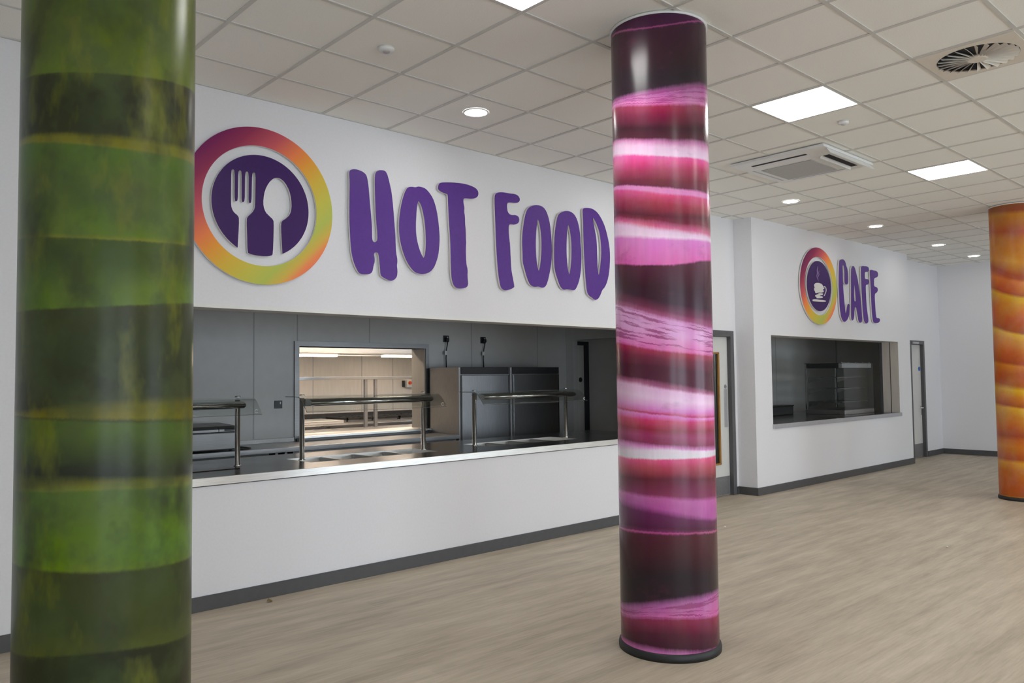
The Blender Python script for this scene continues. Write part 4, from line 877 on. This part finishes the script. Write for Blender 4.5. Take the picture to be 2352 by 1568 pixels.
# ------------------------------------------------------------------ kitchen beyond the hatch
KY = 6.0
wall('wall_kitchen', [(1.5, 8.5, KY, KY + .2, 0, 2.7)], 'kitchenwall', 'cream clad kitchen wall')
wall('wall_kitchen_left', [(1.3, 1.5, YB + .26, KY, 0, 2.7)], 'kitchenwall', 'cream clad kitchen side wall')
wall('wall_kitchen_right', [(8.5, 8.7, YB + .26, KY, 0, 2.7)], 'kitchenwall', 'cream clad kitchen side wall opposite')
q = MB(); q.box(1.3, 8.7, YB + .26, KY + .2, 2.7, 2.8); struct(q.build('ceiling', M['kitchenwall']), 'kitchen ceiling', 'ceiling')
q = MB()
for x in (4.36, 5.26, 5.88): q.box(x - .006, x + .006, KY - .003, KY, .9, 2.7)
struct(q.build('trim_3', M['joint']), 'joint strips of the kitchen cladding', 'trim')
# pass bench with over-shelf
t = thing('pass_bench', 'stainless steel kitchen bench with an over-shelf behind the hatch', 'bench', (4.2, 3.5, 0))
q = MB(); q.bbox(1.9, 7.0, 3.10, 4.12, .86, .90, .003); q.build('worktop', M['steel'], parent=t)
q = MB(); q.bbox(1.95, 6.95, 3.16, 4.05, .12, .858, .003); q.build('cabinet', M['steel_v'], parent=t)
for fx in (2.0, 6.9):
    for fy in (3.2, 4.0):
        q = MB(); q.lathe(fx, fy, [(.02, 0), (.02, .121)], 12); q.build('leg', M['steel'], parent=t)
for x in (4.085, 4.245):
    q = MB(); q.bbox(x - .022, x + .022, 3.98, 4.02, .9, 1.56, .003); q.build('shelf_post', M['steel'], parent=t)
q = MB(); q.bbox(2.6, 6.2, 3.88, 4.14, 1.56, 1.60, .003); q.build('over_shelf', M['steel'], parent=t)
# gas range
t = thing('gas_range', 'long gas range with black grates behind the kitchen bench', 'cooker', (4.9, 5.2, 0))
q = MB(); q.bbox(3.0, 7.2, 4.72, 5.75, .12, .93, .006); q.build('body', M['steel'], parent=t)
q = MB(); q.bbox(3.0, 7.2, 4.66, 4.72, .80, .915, .01); q.build('control_strip', M['steel'], parent=t)
for k in range(6):
    x = 4.35 + .47 * k
    q = MB()
    for u in (.0, .22, .44): q.box(x + u - .009, x + u + .009, 4.92, 5.55, .955, .985)
    for v_ in (4.92, 5.13, 5.34, 5.54): q.box(x - .009, x + .449, v_, v_ + .018, .955, .985)
    for u in (0, .44):
        for v_ in (4.93, 5.53): q.box(x + u - .008, x + u + .008, v_, v_ + .016, .93, .956)
    q.build('grate', M['iron'], parent=t)
q = MB(); q.bbox(3.25, 4.25, 4.86, 5.55, .93, .965, .004); q.build('griddle', M['edge'], parent=t)
q = MB(); q.bbox(3.0, 7.2, 5.70, 5.75, .93, 1.03, .003); q.build('splashback', M['iron'], parent=t)
for fx in (3.08, 7.1):
    for fy in (4.8, 5.65):
        q = MB(); q.lathe(fx, fy, [(.025, 0), (.025, .121)], 12); q.build('leg', M['steel'], parent=t)
# extraction hood
t = thing('extraction_hood', 'steel extraction hood with strip lamps over the gas range', 'hood', (4.9, 5.2, 1.93))
q = MB(); q.prism([(4.55, 1.95), (4.55, 2.12), (5.0, 2.68), (5.98, 2.68), (5.98, 2.66), (5.02, 2.66), (4.57, 2.11), (4.57, 1.95)], 2.6, 7.4, axis='x')
q.prism([(5.96, 1.95), (5.96, 2.66), (5.98, 2.66), (5.98, 1.95)], 2.6, 7.4, axis='x'); q.build('canopy', M['edge'], parent=t)
for a, b in ((3.3, 4.20), (5.05, 5.95)):
    q = MB(); q.bbox(a, b, 4.95, 5.09, 1.905, 1.935, .004); o = q.build('lamp', M['hood_lamp'], parent=t); o['label'] = 'glowing strip lamp'
q = MB(); q.box(2.7, 7.3, 4.98, 5.06, 1.935, 1.955); q.build('lamp_rail', M['steel'], parent=t)
for a in (2.62, 7.36):
    q = MB(); q.box(a, a + .02, 4.57, 5.96, 1.95, 2.1); q.build('end_panel', M['steel'], parent=t)
# unseen glowing panel added at the kitchen ceiling as fill light
t = thing('kitchen_fill_panel', 'added warm fill panel at the kitchen ceiling, out of sight above the hatch', 'light', (4.4, 3.7, 2.7))
q = MB(); q.bbox(3.2, 5.6, 3.5, 3.9, 2.66, 2.6995, .004); q.build('diffuser', M['hood_lamp'], parent=t)
# isolator switch
t = thing('isolator_switch', 'white isolator box with a red rotary knob on the kitchen wall', 'switch', (6.17, KY, 1.42))
q = MB(); q.bbox(6.115, 6.225, KY - .08, KY - .001, 1.415, 1.535, .005); q.build('box', M['whiteplastic'], parent=t)
q = MB(); q.disc_y(6.175, KY - .086, KY - .08, 1.490, .034, mi=0); pl = q.build('dial_plate', M['yellow'], parent=t)
q = MB(); q.disc_y(6.175, KY - .112, KY - .086, 1.490, .026); q.build('knob', M['red'], parent=t)
tag(MB().bbox(6.07, 6.10, KY - .04, KY - .001, 1.42, 1.53, .004).build('wall_switch', M['black']), 'slim black switch on the kitchen wall beside the white isolator box', 'switch')

# ------------------------------------------------------------------ cafe room
CYB = 2.0
wall('wall_cafe_back', [(7.5, 14.2, CYB, CYB + .2, 0, 2.45)], 'cafewall', 'dark clad back wall of the cafe room')
wall('wall_cafe_right', [(14.02, 14.2, .37, CYB, 0, 2.45)], 'cafewall', 'dark clad side wall of the cafe room')
wall('wall_cafe_left', [(7.5, 7.6, .3, CYB, 0, 2.45)], 'cafewall', 'dark clad wall on the left of the cafe room')
q = MB(); q.box(7.5, 14.2, .3, CYB + .2, 2.25, 2.3); struct(q.build('ceiling', M['cafewall']), 'low ceiling over the cafe room', 'ceiling')
q = MB(); q.box(14.0, 14.02, CYB - .02, CYB, 0, 2.25); q.box(11.6, 11.61, CYB - .003, CYB, .9, 2.25)
struct(q.build('trim_4', M['joint']), 'joint strips of the cafe cladding', 'trim')
q = MB(); q.box(CX1 - .012, CX1, CY - .03, CY + .01, .9, CZ1); q.box(CX1 - .0045, CX1 - .0005, .133, .145, .901, CZ1 - .001)  # dark upright strip along the back edge of the reveal, plus a thin joint line
struct(q.build('reveal_strip', M['frame']), 'dark upright strips on the right reveal of the cafe hatch', 'trim')
q = MB(); q.box(CX1 - .004, CX1 - .0005, .001, .132, .901, CZ1 - .001); q.box(CX1 - .004, CX1 - .0005, .146, CY - .031, .901, CZ1 - .001)
struct(q.build('trim_7', M['kitchenwall']), 'cream lining of the right reveal of the cafe hatch', 'trim')
root = thing('cafe_counter', 'stainless steel counter in the cafe hatch', 'counter', (10, .6, 0))
q = MB(); q.box(CX0 + .002, CX1 - .002, .0, 1.35, .852, .9); q.box(7.62, CX0 + .002, CY + .002, 1.35, .852, .9); q.box(CX1 - .002, 12.55, CY + .002, 1.35, .852, .9); q.build('worktop', M['steel_dk'], parent=root)
q = MB(); q.bbox(CX0 - .01, CX1 + .03, -.022, -.0005, .842, .9005, .002); o = q.build('front_edge', M['satin'], parent=root); o['label'] = 'satin grey front edge'
q = MB(); q.box(7.65, 12.5, .35, 1.30, .0, .851); q.build('carcass', M['steel_v'], parent=root)
# display case
dx0, dx1, dy0, dy1, dz0, dz1 = 10.73, 11.83, .33, 1.00, .901, 1.745
t = thing('display_case', 'glass cake display case with three shelves on the cafe counter', 'display case', ((dx0 + dx1) / 2, (dy0 + dy1) / 2, dz0))
q = MB(); q.bbox(dx0, dx1, dy0, dy1, dz0, dz0 + .075, .006); q.build('base', M['steel'], parent=t)
for x in (dx0 + .015, dx1 - .015):
    q = MB(); q.bbox(x - .015, x + .015, dy1 - .035, dy1 - .005, dz0 + .075, dz1, .003); q.build('post', M['steel_dk'], parent=t)
q = MB(); q.bbox(dx0, dx1, dy0 + .02, dy1, dz1 - .012, dz1, .003); q.build('top', M['steel_dk'], parent=t)
q = MB(); q.bbox(dx0 + .006, dx1 - .006, dy0 + .03, dy0 + .09, dz1 - .085, dz1 - .012, .004); o = q.build('canopy_lamp', M['satin'], parent=t); o['label'] = 'unlit lamp strip along the top front'
q = MB(); q.bbox(dx0 + .006, dx0 + .05, dy0 + .09, dy1 - .04, dz1 - .085, dz1 - .012, .004); q.bbox(dx0 + .05, dx1 - .006, dy1 - .08, dy1 - .04, dz1 - .085, dz1 - .012, .004); q.build('top_rail', M['darkframe'], parent=t)
for z in (1.10, 1.315, 1.50):
    q = MB(); q.bbox(dx0 + .03, dx1 - .03, dy0 + .12 if z > 1.2 else dy0 + .05, dy1 - .05, z, z + .012, .002); sh = q.build('shelf', M['steel_dk'], parent=t)
    for x in (dx0 + .02, dx1 - .03):
        q = MB(); q.prism([(dy1 - .05, z), (dy1 - .05, z - .08), (dy1 - .06, z - .08), (dy0 + .35, z - .004), (dy0 + .35, z)], x, x + .008, axis='x'); q.build('bracket', M['steel_dk'], parent=sh)
q = MB(); q.box(dx0 + .008, dx1 - .008, dy0, dy0 + .006, dz0 + .075, dz1 - .002); q.build('front_glass', M['caseglass'], parent=t)
for x in (dx0, dx1 - .006):
    q = MB(); q.box(x, x + .006, dy0 + .008, dy1 - .04, dz0 + .076, dz1 - .013); q.build('side_glass', M['caseglass'], parent=t)
for k in range(5):
    x = dx0 + .03 + (dx1 - dx0 - .06) * k / 4
    q = MB(); q.lathe(x, dy0 + .05, [(.008, dz1), (.008, dz1 + .008)], 10); q.build('top_fixing', M['chrome'], parent=t)
# low black box on the cafe counter
t = thing('black_counter_box', 'low black box on the cafe counter left of the display case', 'box', (10.0, 1.2, .9005))
q = MB(); q.bbox(9.55, 10.52, 1.10, 1.30, .9005, 1.04, .008); q.build('body', M['black'], parent=t)
q = MB(); q.bbox(9.54, 10.53, 1.09, 1.31, 1.04, 1.056, .004); q.build('lid', M['black'], parent=t)

# ------------------------------------------------------------------ scraps on the floor
q = MB(); q.v += [(.700, -.126, .001), (.748, -.118, .002), (.722, -.100, .022), (.732, -.135, .004), (.705, -.118, .010)]
q.face((0, 3, 1)); q.face((0, 1, 4)); q.face((4, 1, 2)); q.face((0, 4, 2)); q.face((3, 1, 2))
q2 = MB(); q2.v = q.v + [(a, b, c + .0015) for a, b, c in q.v]; n_ = 5
for fc in ((0, 3, 1), (4, 1, 2), (0, 4, 2)): q2.face(fc); q2.face([k + n_ for k in fc][::-1])
tag(q2.build('dry_leaf', M['leafbrown'], recalc=False), 'tiny curled brown leaf on the floor by the skirting under the hot food counter', 'leaf')
for (x, y, lab) in ((5.90, -2.80, 'white crumb of paper on the open floor left of the orange column'), (5.344, -.866, 'white crumb of paper on the floor just right of the purple column')):
    q = MB(); bm = bmesh.new(); bmesh.ops.create_icosphere(bm, subdivisions=1, radius=.011)
    for v in bm.verts: v.co = Vector((v.co.x * 1.4 + x, v.co.y + y, max(0, v.co.z * .5 + .005 + random.uniform(-.001, .001))))
    q.addbm(bm); tag(q.build('paper_scrap', M['paper']), lab, 'scrap')
